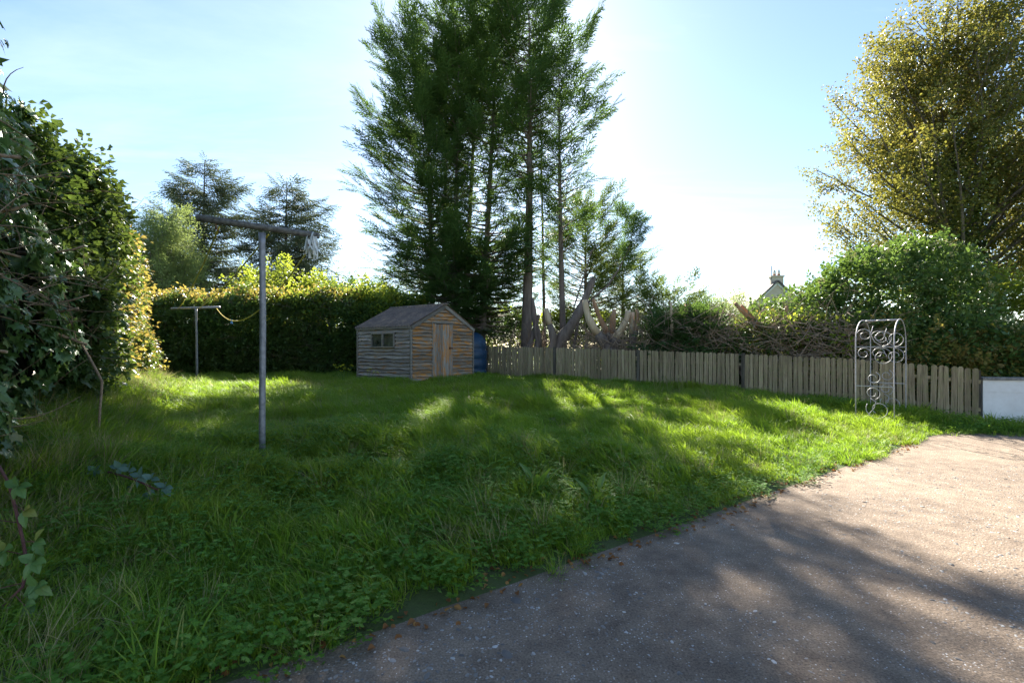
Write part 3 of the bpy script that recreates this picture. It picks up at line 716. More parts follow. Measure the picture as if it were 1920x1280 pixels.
for d in (0.0, AW):
    scroll(spiral((.06, .35), .20, 1.25, 2.6, 1)+[], d); scroll(spiral((-.03, .66), .13, 1.2, -1.2, 1), d); scroll(spiral((-.02, .95), .12, 1.2, 1.2, -1), d)
    scroll([(-.06, .56), (.02, .5), (0, .38), (-.08, .26), (-.14, .16)], d)
    scroll(spiral((.12, 1.36), .17, 1.25, 1.57, -1), d); scroll(spiral((-.17, 1.42), .12, 1.2, 0, 1), d)
    scroll(spiral((.12, 1.72), .16, 1.25, -1.57, 1), d); scroll(spiral((-.16, 1.78), .13, 1.2, 3.1, -1), d)
    scroll([(-.02, 1.95), (-.06, 1.8), (0, 1.65), (.1, 1.57)], d)
for k in range(3):      # scrolls over the top
    s0 = -.18+.18*k; pp = [AP(s0+.08*math.cos(a), AW/2+.12*math.sin(a), 2.085) for a in [i*6.283/14 for i in range(15)]]
    b = MB(); b.tube(pp, .0075, 5); b.build("scroll", M['wire'], archo, True)

# ------------------------------------------------------------------ far house
HY = 45.0; hx = (1457-960)/F*HY
house = thing("house", "cream rendered house gable with chimney rising behind the cut hedge", "house", (hx, HY, 0), -.12)
b = MB(); hwid = 3.9; ze, zr = 3.9, 7.75
b.prism([V(-hwid, 0, -.5), V(hwid, 0, -.5), V(hwid, 0, ze), V(0, 0, zr), V(-hwid, 0, ze)], (0, 1, 0), 11); b.build("wall", M['housewall'], house)
for sg in (-1, 1):
    b = MB(); Ls = math.hypot(hwid, zr-ze)+.35; b.box((0, 5.5, 0), (Ls, 11.5, .14)); o = b.build("roof_slope", M['slate'], house)
    an = math.atan2(zr-ze, hwid); o.location = (sg*(hwid/2+.14), 0, (zr+ze)/2+.0); o.rotation_euler = (0, sg*an, 0)
    b = MB(); b.box((0, 0, 0), (Ls, .06, .24)); o = b.build("bargeboard", M['white'], house); o.location = (sg*(hwid/2+.12), -.07, (zr+ze)/2-.17); o.rotation_euler = (0, sg*an, 0)
ch = bpy.data.objects.new("chimney", None); COL.objects.link(ch); ch.parent = house; ch.location = (.12, .45, zr)
b = MB(); b.box((0, 0, -.1), (1.05, .6, 1.3)); b.build("stack", M['housewall'], ch)
b = MB(); b.box((0, 0, .58), (1.2, .75, .13)); b.build("chimney_cap", M['housewall'], ch)
for q in (-.17, .22):
    b = MB(); b.tube([V(q, 0, .6), V(q, 0, .95)], [.15, .12], 10); b.build("chimney_pot", M['pot'], ch, True)
    b = MB(); b.tube([V(q, 0, .8), V(q, 0, 1.0), V(q, 0, 1.2), V(q, 0, 1.3)], [.13, .14, .07, .01], 10); b.build("cowl", M['white'], ch, True)
ae = bpy.data.objects.new("aerial", None); COL.objects.link(ae); ae.parent = house; ae.location = (-.42, .15, zr-.3)
b = MB(); b.tube([V(0, 0, -.3), V(0, 0, 1.85)], .035, 6); b.build("mast", M['steel'], ae)
b = MB(); b.tube([V(-.1, 0, 1.5), V(.6, 0, 1.5)], .025, 5)
for q in range(6): b.tube([V(.05+q*.1, -.22, 1.5), V(.05+q*.1, .22, 1.5)], .014, 4)
b.build("antenna", M['steel'], ae)

# ------------------------------------------------------------------ trees
def conifer(name, label, base, top, r0, zlo, ltab, dens, nbr, srcs, e0=(-18, 38), e1=(22, 64), sp_step=.21, sp_scale=(.55, 1.35), leaf0=.3, bark=None, droop=0, group=None, seed=0, curve=0.0, fol_rand=.6, dead=0, zpow=.92):
    """ltab: (z, left, right, front-back) reach of the branches in metres; dens: (z, share of branches kept)"""
    rr = random.Random(seed); t = thing(name, label, "tree", base, 0, group); B = Vector(base); Tp = Vector(top)-B; H = Tp.z
    b = MB(); n = 14
    cx = rr.uniform(-1, 1)*curve; cy = rr.uniform(-1, 1)*curve
    def tr(z):
        q = z/H; return V(Tp.x*q+cx*math.sin(q*3.14), Tp.y*q+cy*math.sin(q*3.14), z)
    def trad(z): return r0*(1-.92*(z/H))*(1+.45*math.exp(-z/.35))
    zz = [-.3, 0, .2, .6]+[H*(i+1)/n for i in range(n)]
    b.tube([tr(max(z, 0)) if z >= 0 else V(0, 0, z) for z in zz], [max(trad(max(z, 0)), .012) for z in zz], 9)
    ltab = np.array(ltab, float); dens = np.array(dens, float); P = []; A = []; U = []
    for i in range(nbr):
        q = (i+rr.random())/nbr; z = zlo+(H*.985-zlo)*q**zpow
        if rr.random() > np.interp(z, dens[:, 0], dens[:, 1]): 
            if dead and rr.random() < dead:
                az = rr.uniform(0, 6.28); L = rr.uniform(.5, 1.5); p0 = tr(z); dv = V(math.cos(az), math.sin(az), rr.uniform(-.1, .6))
                b.tube(arc(p0, p0+dv*L, 4, (0, 0, -.1*L)), [.022, .016, .01, .004], 4, False)
            continue
        az = i*2.399+rr.uniform(-.5, .5); c, s_ = math.cos(az), math.sin(az)
        lr = np.interp(z, ltab[:, 0], ltab[:, 2 if c > 0 else 1]); fb = np.interp(z, ltab[:, 0], ltab[:, 3])
        L = 1/math.sqrt((c/max(lr, .15))**2+(s_/max(fb, .15))**2)*rr.uniform(.7, 1.08)
        cl = float(vn(az % 6.283*1.1+seed*3.7, z*.85, 1.0, 3)); L *= 1+.26*cl
        if cl < -.8 and rr.random() < .8: continue
        f = z/H; a0 = math.radians(e0[0]+(e0[1]-e0[0])*f+rr.uniform(-10, 10)); a1 = math.radians(e1[0]+(e1[1]-e1[0])*f+rr.uniform(-10, 10))
        k = max(4, int(L/.35)+2); p = tr(z); hd = V(c, s_, 0); pts = [p]; tang = []
        for j in range(k-1):
            tt = j/(k-1); an = a0+(a1-a0)*tt; dv = hd*math.cos(an)+V(0, 0, math.sin(an))
            hd = (hd+V(rr.uniform(-.08, .08), rr.uniform(-.08, .08), 0)).normalized(); st = L/(k-1)/max(.45, math.cos((a0+a1)/2))
            p = p+dv*st; pts.append(p); tang.append(dv)
        rb = min(trad(z)*.45, .02+.018*L)
        b.tube(pts, [rb*(1-.85*j/(k-1)) for j in range(k)], 4, False)
        ns = max(2, int(L*(1-leaf0)/sp_step*1.6))
        for j in range(ns):
            tt = leaf0+(1-leaf0)*((j+rr.random())/ns); fi = tt*(k-1); i0 = min(int(fi), k-2); pp = pts[i0].lerp(pts[i0+1], fi-i0); dv = tang[i0]
            sidev = V(-dv.y, dv.x, 0); ww_ = (1-tt)*.9+.25
            ax = dv*1.0+sidev*rr.uniform(-ww_, ww_)*fol_rand*2+V(0, 0, rr.uniform(-.55, .5)-droop)
            P.append(pp+V(rr.gauss(0, .07), rr.gauss(0, .07), rr.gauss(0, .07))); A.append(ax); U.append(V(rr.uniform(-.5, .5), rr.uniform(-.5, .5), 1)-hd*.3)
    b.build("trunk", bark or M['cybark'], t, True)
    E = euler_from_axes(np.array([tuple(a) for a in A]), np.array([tuple(u) for u in U]))
    S = R.uniform(sp_scale[0], sp_scale[1], len(P))
    mass("crown", [tuple(p) for p in P], E, S, srcs, t); return t, len(P)

GRP = "tall cypresses behind the fence"
def X(u, Y): return (u-960)/F*Y
def cyp(u, Y, topu, topv, r0, zlo, ltab, dens, nbr, label, seed, **kw):
    x = X(u, Y); tz = px(topu, topv, Y); bz = g(x, Y)
    return conifer("cypress_tree", label, (x, Y, bz), (tz.x, Y, tz.z), r0, zlo, ltab, dens, nbr, CYP, group=GRP, seed=seed, **kw)
cnt = []
full = [(0, 1), (20, 1)]
mid = [(0, .95), (4.5, .95), (5.5, .25), (8.6, .25), (10, .7), (20, .68)]
cnt.append(cyp(813, 20.3, 800, 112, .15, 3.0, [(2, 1.2, .8, 1.4), (4, 2.2, 1.0, 1.9), (6.5, 2.7, 1.1, 2.0), (10, 3.0, 1.2, 2.0), (12, 2.2, 1.1, 1.7), (13, 1.6, 1.1, 1.4), (14.2, .9, .8, .8)], full, 235, "slim cypress with the widest reach of foliage towards the spruces", 1))
cnt.append(cyp(830, 21.4, 838, 62, .14, 3.2, [(2, 1.0, .8, 1.2), (6, 1.8, .9, 1.8), (10, 2.4, 1.2, 1.9), (13, 1.9, 1.3, 1.5), (15, .8, .8, .8)], mid, 165, "slim cypress second from the spruce end of the clump", 2, dead=.5))
cnt.append(cyp(848, 19.6, 862, 36, .14, 1.8, [(1.5, 1.4, 1.0, 2.0), (3.5, 2.5, 1.6, 2.6), (5.5, 2.1, 1.3, 2.1), (9, 1.3, 1.1, 1.6), (13, 1.7, 1.2, 1.6), (15.5, .8, .8, .8)], mid, 330, "cypress whose low dark boughs hang over the shed roof", 3, dead=.5, zpow=1.35))
cnt.append(cyp(866, 21.0, 900, 22, .15, 3.0, [(2, 1, 1, 1.4), (6, 1.2, 1.2, 1.6), (10, 1.5, 1.3, 1.8), (14, 1.6, 1.4, 1.5), (15.9, .9, .9, .9)], mid, 175, "cypress in the middle of the clump with reddish inner trunk", 4, dead=.6))
cnt.append(cyp(900, 19.3, 935, 26, .17, 1.6, [(1.5, 1.3, 1.4, 2.0), (3.5, 2.0, 2.0, 2.6), (5.5, 1.6, 1.5, 2.0), (9, 1.2, 1.3, 1.6), (13, 1.6, 1.4, 1.6), (15.3, .9, .9, .9)], mid, 330, "cypress with dense low boughs right behind the shed ridge", 5, dead=.6, zpow=1.35))
cnt.append(cyp(985, 18.6, 992, 20, .24, 4.0, [(2, .8, .5, 1.2), (4, 1.2, .7, 1.6), (7, 1.0, .8, 1.2), (10, 1.3, 1.0, 1.5), (13, 1.5, 1.0, 1.4), (14.6, .8, .7, .8)], [(0, .3), (4, .35), (7.5, .45), (9.5, .95), (20, 1)], 190, "thickest cypress trunk, pale and bare near the ground, flared foot", 6, dead=.6, curve=.15))
cnt.append(cyp(1022, 20.6, 1012, 115, .085, 4, [(2, .5, .5, .7), (8, .7, .7, .9), (12, .9, .9, 1.0), (15, .3, .3, .3)], [(0, .1), (7, .15), (9, .6), (20, .9)], 80, "thinnest cypress stem, almost leafless, between two thicker trunks", 7, dead=.7))
cnt.append(cyp(1058, 18.4, 1048, 88, .14, 4.6, [(3, .5, 1.0, .7), (5, .5, 1.6, .7), (8, .6, 1.9, .8), (11, .55, 1.75, .8), (12.5, .4, 1.3, .5), (13.7, .25, .4, .3)], [(0, .5), (6, .85), (20, .9)], 130, "tall thin cypress with long boughs sweeping up on its open side", 8, e0=(5, 45), e1=(20, 66), leaf0=.35, dead=.4, curve=.08))
def cypy(u, Y, topv, ltab, nbr, label, seed):
    x = X(u, Y); tz = px(u, topv, Y)
    return conifer("cypress_tree", label, (x, Y, g(x, Y)), (x, Y, tz.z), .16, 1.0, ltab, full, nbr, CYPY, group="paler cypresses behind the stumps", seed=seed)
cypy(1098, 24, 398, [(1, 2.2, 2.2, 2), (4, 2.2, 2.3, 2), (6.5, 1.4, 1.5, 1.4), (9, .2, .3, .2)], 130, "yellow-green cypress behind the cut stumps, taller of the pale pair", 21)
cypy(1168, 25, 480, [(1, 1.6, 1.5, 1.6), (3.5, 1.5, 1.3, 1.4), (6.5, .2, .2, .2)], 80, "yellow-green cypress behind the cut stumps, shorter of the pale pair", 22)
cypy(1255, 19, 560, [(.5, 1.1, 1.2, .9), (2, 1.2, 1.3, .9), (3.6, .3, .3, .2)], 60, "short broad cypress regrowth in the cut hedge beside the upright stub", 23)
def spruce(u, Y, topv, reach, label, seed, nbr=120):
    x = X(u, Y); tz = px(u, topv, Y); H = tz.z
    lt = [(.5, reach*.95, reach*.95, reach), (H*.4, reach, reach, reach), (H*.75, reach*.55, reach*.6, reach*.5), (H, .15, .15, .15)]
    return conifer("spruce_tree", label, (x, Y, .5), (x+.2, Y, H), .22, .8, lt, [(0, .95), (60, .95)], nbr, SPR, e0=(-14, 18), e1=(5, 38), sp_step=.2, sp_scale=(.8, 1.4), leaf0=.15, bark=M['bark'], droop=.25, group="spruces beyond the back hedge", seed=seed)
cnt.append(spruce(378, 33, 300, 3.1, "taller grey-green spruce beyond the back hedge", 31, 185))
cnt.append(spruce(532, 34, 344, 3.5, "shorter, broader grey-green spruce beyond the back hedge", 32, 185))
cnt.append(spruce(725, 40, 528, 2.2, "small far spruce peeping over shrubs beside the shed roof", 33, 60))

def broadleaf(name, label, base, trunk_h, lean, r0, zlo, prof, nlimb, srcs, density, rise=(35, 60), bark=None, group=None, seed=0, sc=(.8, 1.3), stems=1, ivy=0, hang=0.0, keep=1.0):
    """prof: (z, radius) of the crown; limbs rise from the trunk, forks fill the crown, leafy twigs sit along the forks"""
    rr = random.Random(seed); t = thing(name, label, "tree", base, 0, group); prof = np.array(prof, float); H = prof[-1, 0]
    b = MB(); P = []; A = []; tops = []
    for sn in range(stems):
        off = V(0, 0, 0) if sn == 0 else V(rr.uniform(-.6, .6), rr.uniform(-.6, .6), 0)
        ln = V(lean[0]+rr.uniform(-.4, .4)*(sn > 0)*3, lean[1], 0)
        pth = [off+ln*(z/H)+V(.1*math.sin(z*.9+seed), .1*math.cos(z*.7), z) for z in np.linspace(-.2, trunk_h, 9)]
        b.tube(pth, [r0*(1.35 if i == 0 else 1-.85*i/8)/(1+.4*(stems > 1)) for i in range(9)], 8)
        tops.append(pth)
    for i in range(nlimb):
        pth = tops[i % stems]; q = (i+rr.random())/nlimb; z = zlo+(trunk_h*.97-zlo)*q
        fi = (z+.2)/(trunk_h+.2)*8; i0 = min(max(int(fi), 0), 7); p0 = pth[i0].lerp(pth[i0+1], fi-i0)
        az = i*2.399+rr.uniform(-.6, .6); el = math.radians(rr.uniform(*rise)); 
        hd = V(math.cos(az), math.sin(az), 0); L = 1.0
        zt_ = z; rad = float(np.interp(z+.8, prof[:, 0], prof[:, 1]))
        L = max(.5, rad*rr.uniform(.65, 1.0))/math.cos(el)*.85
        for _ in range(14):
            tp = p0+hd*L*math.cos(el)+V(0, 0, L*math.sin(el))
            if math.hypot(tp.x-lean[0]*tp.z/H, tp.y) <= float(np.interp(tp.z, prof[:, 0], prof[:, 1], right=.1)) and tp.z < H: break
            L *= .87
        p1_ = p0+hd*L*math.cos(el)+V(0, 0, L*math.sin(el)); lim = arc(p0, p1_, 8, V(0, 0, -.08*L)+V(rr.uniform(-.1, .1), rr.uniform(-.1, .1), 0)*L)
        rb = .010+.009*L; b.tube(lim, [rb*(1-.8*j/7) for j in range(8)], 5, False)
        nf = max(3, int(L*2.2))
        for j in range(nf):
            tt = .2+.8*(j+rr.random())/nf; f2 = tt*7; j0 = min(int(f2), 6); q0 = lim[j0].lerp(lim[j0+1], f2-j0); ld = (lim[j0+1]-lim[j0]).normalized()
            dv = (ld*.7+V(rr.gauss(0, .6), rr.gauss(0, .6), rr.gauss(.1-hang, .5))).normalized(); l2 = rr.uniform(.5, 1.25)*(1.1-.35*tt)*min(1.0, .4+rad/3)
            q1 = q0+dv*l2; sub = arc(q0, q1, 4, (0, 0, -.1*hang*l2)); b.tube(sub, [.009, .007, .005, .003], 3, False)
            nl = max(1, int(density*l2*rr.uniform(.6, 1.3)))
            for m_ in range(nl):
                u_ = .15+.85*(m_+rr.random())/nl; pp = q0.lerp(q1, u_)+V(rr.gauss(0, .12), rr.gauss(0, .12), rr.gauss(0, .12))
                rp = math.hypot(pp.x-lean[0]*pp.z/H, pp.y); mx = float(np.interp(pp.z, prof[:, 0], prof[:, 1], left=.2, right=.2))
                if rp > mx*1.12 or rr.random() > keep: continue
                P.append(pp); A.append(dv+V(rr.gauss(0, .5), rr.gauss(0, .5), rr.gauss(-hang, .4)))
    b.build("trunk", bark or M['bark'], t, True)
    U = rand_dirs(len(P))*.7+np.array([0, 0, .8])
    mass("crown", [tuple(p) for p in P], euler_from_axes(np.array([tuple(a) for a in A]), U), R.uniform(sc[0], sc[1], len(P)), srcs, t)
    if ivy:
        n = ivy; z = R.uniform(0, trunk_h*.72, n); a = R.uniform(0, 6.283, n); r = (.25+.55*R.random(n))*(1.25-z/trunk_h)
        Pi = np.stack([np.cos(a)*r+lean[0]*z/H, np.sin(a)*r, z], 1); Ai = np.stack([np.cos(a), np.sin(a), R.normal(0, .4, n)], 1)
        mass("ivy_growth", Pi, euler_from_axes(Ai, rand_dirs(n)+np.array([0, 0, .6])), R.uniform(.8, 1.3, n), BUS, t)
    return t, len(P)
Yb = 18.0; bx_ = X(1800, Yb)
cnt.append(broadleaf("birch_tree", "tall birch with yellowing leaves and ivy-clad trunk behind the bush", (bx_, Yb, .1), 13.0, (-.3, 0), .24, 2.2,
    [(1.5, 3.2), (3.5, 5.6), (6, 5.7), (8.5, 5.0), (11, 4.0), (13, 2.7), (14.8, .8)], 135, BIR, 10.5, (30, 60), seed=41, ivy=1500, sc=(.8, 1.4), keep=.88))
cnt.append(broadleaf("birch_tree", "second yellowing birch standing past the tall ivy-clad birch", (X(1990, 20), 20, .1), 10.5, (0, 0), .2, 2.5,
    [(1.5, 2.5), (4, 4.0), (7, 4.0), (10, 2.6), (12.2, .5)], 70, BIR, 9, (30, 60), seed=42, ivy=700, keep=.75))
cnt.append(broadleaf("willow_tree", "pale silvery willow between the ivy hedge and taller spruce", (X(300, 27), 27, .5), 7.5, (.3, 0), .12, 1.5,
    [(1, 1.6), (3, 2.3), (5.5, 2.2), (7.5, 1.5), (9.2, .3)], 70, WIL, 10, (48, 74), seed=43, stems=3, sc=(.7, 1.2), keep=.95))
cnt.append(broadleaf("shrub", "bright lime-green shrub behind the tall washing line post", (X(505, 20.5), 20.5, .5), 4.0, (0, 0), .07, .8, [(.3, 1.0), (2.5, 1.3), (4, 1.1), (5.3, .3)], 26, LIM, 9, (45, 70), seed=44, stems=3))
cnt.append(broadleaf("shrub", "lime-green shrub above the hedge next to the shed", (X(610, 21), 21, .5), 3.4, (0, 0), .07, .8, [(.3, 1.2), (2.2, 1.5), (3.6, 1.1), (4.4, .3)], 26, LIM, 9, (40, 70), seed=45, stems=3))
cnt.append(broadleaf("shrub", "yellow-green shrub showing between shed roof and dark cypress boughs", (X(700, 20), 20, .5), 2.8, (0, 0), .07, .6, [(.3, 1.3), (2, 1.6), (3.1, 1.2), (4.0, .3)], 24, LIM, 10, (40, 70), seed=46, stems=3))
cnt.append(broadleaf("tree", "far rounded tree beyond the shrubs near the small spruce", (X(665, 38), 38, .5), 4.6, (0, 0), .15, 1.5, [(1, 2.0), (3.5, 3.2), (5.5, 2.5), (7, .4)], 34, BUS, 8, (30, 60), seed=47, sc=(1.3, 2.0)))
cnt.append(broadleaf("tree", "sunlit yellow-green tree behind the low white wall", (X(1865, 15.5), 15.5, 0), 3.0, (0, 0), .1, .8, [(.3, 1.6), (2, 2.0), (3.3, 1.5), (4.2, .4)], 34, LIM, 8, (30, 65), seed=48, stems=2))
cnt.append(broadleaf("tree", "low far sunlit tree between upright stub and house gable", (X(1345, 30), 30, .3), 3.2, (0, 0), .1, 1.0, [(.5, 1.8), (2.5, 2.6), (4, 2.0), (5, .4)], 30, WIL, 7, (30, 65), seed=49))

# ------------------------------------------------------------------ bushes and hedges
def lumps(centers, n, seed, fill=.35):
    """points on and in the outer shell of a few ellipsoids, with outward directions"""
    rr = np.random.default_rng(seed); C = np.array(centers, float); vol = (C[:, 3]*C[:, 4]*C[:, 5])**(2/3); k = rr.choice(len(C), n, p=vol/vol.sum())
    d = rr.normal(size=(n, 3)); d /= np.linalg.norm(d, axis=1, keepdims=True)
    rad = 1-fill*rr.random(n)**1.6; bmp = 1+.14*vn(d[:, 0]*2+k, d[:, 1]*2+d[:, 2]*3, 2.4, 2)
    P = C[k, :3]+d*C[k, 3:6]*(rad*bmp)[:, None]
    inside = np.zeros(n, bool)
    for j in range(len(C)):
        q = np.sum(((P-C[j, :3])/C[j, 3:6])**2, 1); inside |= (q < .42) & (k != j)
    nrm = d/C[k, 3:6]; nrm /= np.linalg.norm(nrm, axis=1, keepdims=True); keep = ~inside & (P[:, 2] > .05)
    return P[keep], nrm[keep]
def bush(name, label, cat, loc, centers, n, srcs, seed, extra=None, core=True, group=None, stems=5):
    t = thing(name, label, cat, loc, 0, group); P, nr = lumps(centers, n, seed)
    A = nr+rand_dirs(len(P))*.75+np.array([0, 0, .25]); mass("foliage", P, euler_from_axes(A, rand_dirs(len(P))*.8+np.array([0, 0, 1])), R.uniform(.8, 1.35, len(P)), srcs, t)
    b = MB(); rr = random.Random(seed)
    for i in range(stems*len(centers)):
        c = centers[i % len(centers)]; p0 = V(rr.gauss(0, .25)+c[0]*.5, rr.gauss(0, .2)+c[1]*.5, -.1); p1_ = V(c[0]+rr.uniform(-.7, .7)*c[3], c[1]+rr.uniform(-.7, .7)*c[4], c[2]+rr.uniform(-.2, .7)*c[5])
        b.tube(arc(p0, p1_, 6, (rr.uniform(-.3, .3), rr.uniform(-.3, .3), .2)), [.045, .04, .032, .025, .016, .007], 5, False)
    b.build("stems", M['bark'], t, True)
    if extra:
        P2, n2 = lumps(centers, extra, seed+1, .06); k = n2[:, 2] > -.1; P2, n2 = P2[k], n2[k]
        mass("florets", P2+n2*.12, euler_from_axes(n2+rand_dirs(len(P2))*.4, rand_dirs(len(P2))), R.uniform(.8, 1.4, len(P2)), FLO, t)
    return t
bc = px(1660, 680, 13.6)
bush("flowering_bush", "big rounded green bush dotted with pale flower heads behind the arch", "bush", (bc.x, 13.6, .1),
     [(-1.6, .2, 1.7, 1.2, 1.1, 1.5), (-.3, 0, 2.5, 1.35, 1.2, 1.6), (1.1, .1, 2.55, 1.4, 1.2, 1.75), (.3, -.2, 1.4, 1.9, 1.1, 1.4), (1.9, .1, 1.4, 1.1, 1.0, 1.4), (-.6, -1.0, 1.05, 1.1, .7, 1.15), (.7, -1.3, 1.0, 1.2, .7, 1.2), (1.8, -1.7, .85, 1.0, .6, 1.0)], 7200, BUS, 61, 1300)
bush("ivy_bush", "small dark ivy-covered stump bush in front of the house gable", "bush", (X(1437, 15.2), 15.2, .3), [(0, 0, 1.7, .5, .5, .85), (.3, 0, 1.2, .6, .5, .8)], 620, BUS, 62)
bush("shrub", "olive-brown low shrub right behind the white wall coping", "bush", (12.3, 12.0, 0), [(-1.6, 0, .8, .8, .6, .75), (-.5, .1, .95, .8, .6, .8), (.8, 0, 1.0, 1.0, .6, .85)], 1500, RUS, 63)
bush("shrub", "dark green shrub under the birch beyond the wall end", "bush", (X(1790, 15), 15, 0), [(0, 0, 1.2, 1.0, .9, 1.3), (-.9, .2, .9, .8, .7, 1.0)], 1100, BUS, 64)
bush("ivy_bush", "tiny ivy-topped stub in the cut hedge near the leaning sawn limbs", "bush", (X(1330, 15.0), 15.0, .35), [(0, 0, 1.75, .25, .25, .42), (0, 0, 1.1, .4, .35, .6)], 330, BUS, 65)

# cut hedge of dead brushwood behind the fence
def hedge_mass(t, a, c, depth, ztop, n, srcs, seed, zb=0.0, name="foliage", wob=.28, topf=.25, offs=0, face=1):
    rr = np.random.default_rng(seed); a = np.array(a, float); c = np.array(c, float); L = np.linalg.norm(c-a); d = (c-a)/L; nr = np.array([d[1], -d[0]])*face
    s = rr.uniform(0, L, n); istop = rr.random(n) < topf
    h = np.where(istop, 1.0, rr.random(n)); dep = np.where(istop, rr.uniform(-depth, .0, n), -np.abs(rr.normal(0, .16, n)))
    ht = ztop+wob*vn(s, 0*s, 1.1, 3)+wob*.6*vn(s, 0*s, 3.1, 4)
    z = zb+(ht-zb)*h-np.where(istop, np.abs(rr.normal(0, .1, n)), 0)
    bulge = .22*vn(s, z, 1.3, 5)+.12*vn(s, z, 3.0, 6)-.25*(h > .9)*(h-.9)*10*(~istop)
    q = a[None, :]+d[None, :]*s[:, None]+nr[None, :]*(dep+bulge+offs)[:, None]
    P = np.stack([q[:, 0], q[:, 1], z], 1); N_ = np.where(istop[:, None], np.array([[0, 0, 1.0]]), np.array([[nr[0], nr[1], .15]]))
    A = N_+rand_dirs(n)*.75
    return mass(name, P, euler_from_axes(A, rand_dirs(n)*.7+np.array([0, 0, 1])), rr.uniform(.75, 1.35, n), srcs, t)
def hedge_core(t, a, c, depth, ztop, inset, zb=-.1, face=1, nm="dark_core"):  # solid dark bulk added inside the hedge to block light
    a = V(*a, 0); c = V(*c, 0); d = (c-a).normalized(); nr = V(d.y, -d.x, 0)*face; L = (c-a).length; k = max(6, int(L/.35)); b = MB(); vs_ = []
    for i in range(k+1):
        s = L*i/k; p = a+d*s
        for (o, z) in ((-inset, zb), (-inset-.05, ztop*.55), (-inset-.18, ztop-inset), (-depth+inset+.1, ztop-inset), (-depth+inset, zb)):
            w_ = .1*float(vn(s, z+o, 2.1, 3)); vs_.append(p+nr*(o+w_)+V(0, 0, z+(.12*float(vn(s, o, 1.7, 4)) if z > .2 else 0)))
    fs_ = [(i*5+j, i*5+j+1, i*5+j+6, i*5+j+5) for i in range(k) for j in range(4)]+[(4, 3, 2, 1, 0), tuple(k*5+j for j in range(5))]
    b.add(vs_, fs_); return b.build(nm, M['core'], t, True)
def twigs(t, n, pick, seed, m, r=(.004, .012), L=(.4, 1.3), nm="twigs"):
    rr = random.Random(seed); b = MB()
    for i in range(n):
        p, d = pick(rr); l = rr.uniform(*L); d = Vector(d).normalized(); r_ = rr.uniform(*r)
        pth = arc(p, Vector(p)+d*l, 6, V(rr.gauss(0, .16), rr.gauss(0, .16), rr.gauss(0, .16))*l); b.tube(pth, [r_*(1-.7*j/5) for j in range(6)], 4, False)
        if rr.random() < .5:
            q = pth[3]; d2 = (d+V(rr.gauss(0, .7), rr.gauss(0, .7), rr.gauss(0, .7))).normalized(); b.tube([q, q+d2*l*.22, q+d2*l*.4+V(0, 0, rr.uniform(-.05, .05))], [r_*.6, r_*.4, r_*.2], 3, False)
    o = b.build(nm, m, t, True); o["kind"] = 'stuff'; return o
nbk = V(0, 0, 1).cross(fd)
ch_ = thing("cut_hedge", "hacked-back conifer hedge of brown brushwood behind the picket fence", "hedge", (0, 0, 0))
pa = F0+fd*5.9+nbk*1.25; pb = F0+fd*11.0+nbk*1.25
def pick_b(rr):
    s = 11.2-7.4*rr.random()**1.15; zt_ = (2.3-.03*(s-3.4))*(1 if s > 5.6 else .75); dd = rr.gauss(.78, .2); p = F0+fd*s+nbk*max(.5, dd); p.z = rr.uniform(.5, zt_)+rr.gauss(0, .1)
    dv = fd*rr.gauss(0, 1)+nbk*rr.gauss(.1, .22)+V(0, 0, rr.gauss(.2, .5)); return p, dv
twigs(ch_, 1600, pick_b, 71, M['deadtwig'], (.005, .016), (.5, 1.5), "brushwood")
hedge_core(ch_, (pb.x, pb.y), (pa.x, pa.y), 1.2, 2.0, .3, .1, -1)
for nm, s0, s1, zt_, n, sr, sd2, off in (("foliage", 5.9, 11.6, 2.0, 1200, HED, 72, .2), ("foliage", 6.2, 7.7, 2.2, 330, CYP, 73, .1), ("foliage", 8.6, 11.0, 2.1, 200, LIM, 74, .15), ("foliage", 6.2, 13.0, 2.0, 160, RUS, 75, .25)):
    a_ = F0+fd*s0+nbk*.95; c_ = F0+fd*s1+nbk*.95
    hedge_mass(ch_, (a_.x, a_.y), (c_.x, c_.y), .9, zt_, n, sr, sd2, .35, nm, .3, .3, -off*0, 1)

# sawn stumps and leaning limbs
def stump(label, limbs, loc, foliage=None):
    """limbs: list of (pixel path, depth, radii, part material split index, top material)"""
    t = thing("tree_stump", label, "stump", loc); B = Vector(loc)
    for pix, Y, rad, split, topm in limbs:
        pts = [px(u, v, Y+dy_)-B for u, v, dy_ in pix]
        # smooth path
        sm = []
        for i in range(len(pts)-1):
            for q in range(3): sm.append(pts[i].lerp(pts[i+1], q/3))
        sm.append(pts[-1]); rs = np.interp(np.linspace(0, 1, len(sm)), np.linspace(0, 1, len(rad)), rad)
        for _ in range(2): sm = [sm[0]]+[(sm[i-1]+sm[i]*2+sm[i+1])/4 for i in range(1, len(sm)-1)]+[sm[-1]]
        k = max(2, int(len(sm)*split)) if split < 1 else len(sm)
        rs = [r*(1+.10*math.sin(i*1.9)) for i, r in enumerate(rs)]
        b = MB(); b.tube(sm[:k], rs[:k], 12); b.v = [tuple(c+rnd.gauss(0, .009) for c in p) for p in b.v]; b.build("limb", M['cybark'], t, True)
        if k < len(sm):
            b = MB(); b.tube(sm[k-1:], [r*.97 for r in rs[k-1:]], 9); b.build("stripped_wood", M[topm], t, True)
    return t
ys_ = 15.7
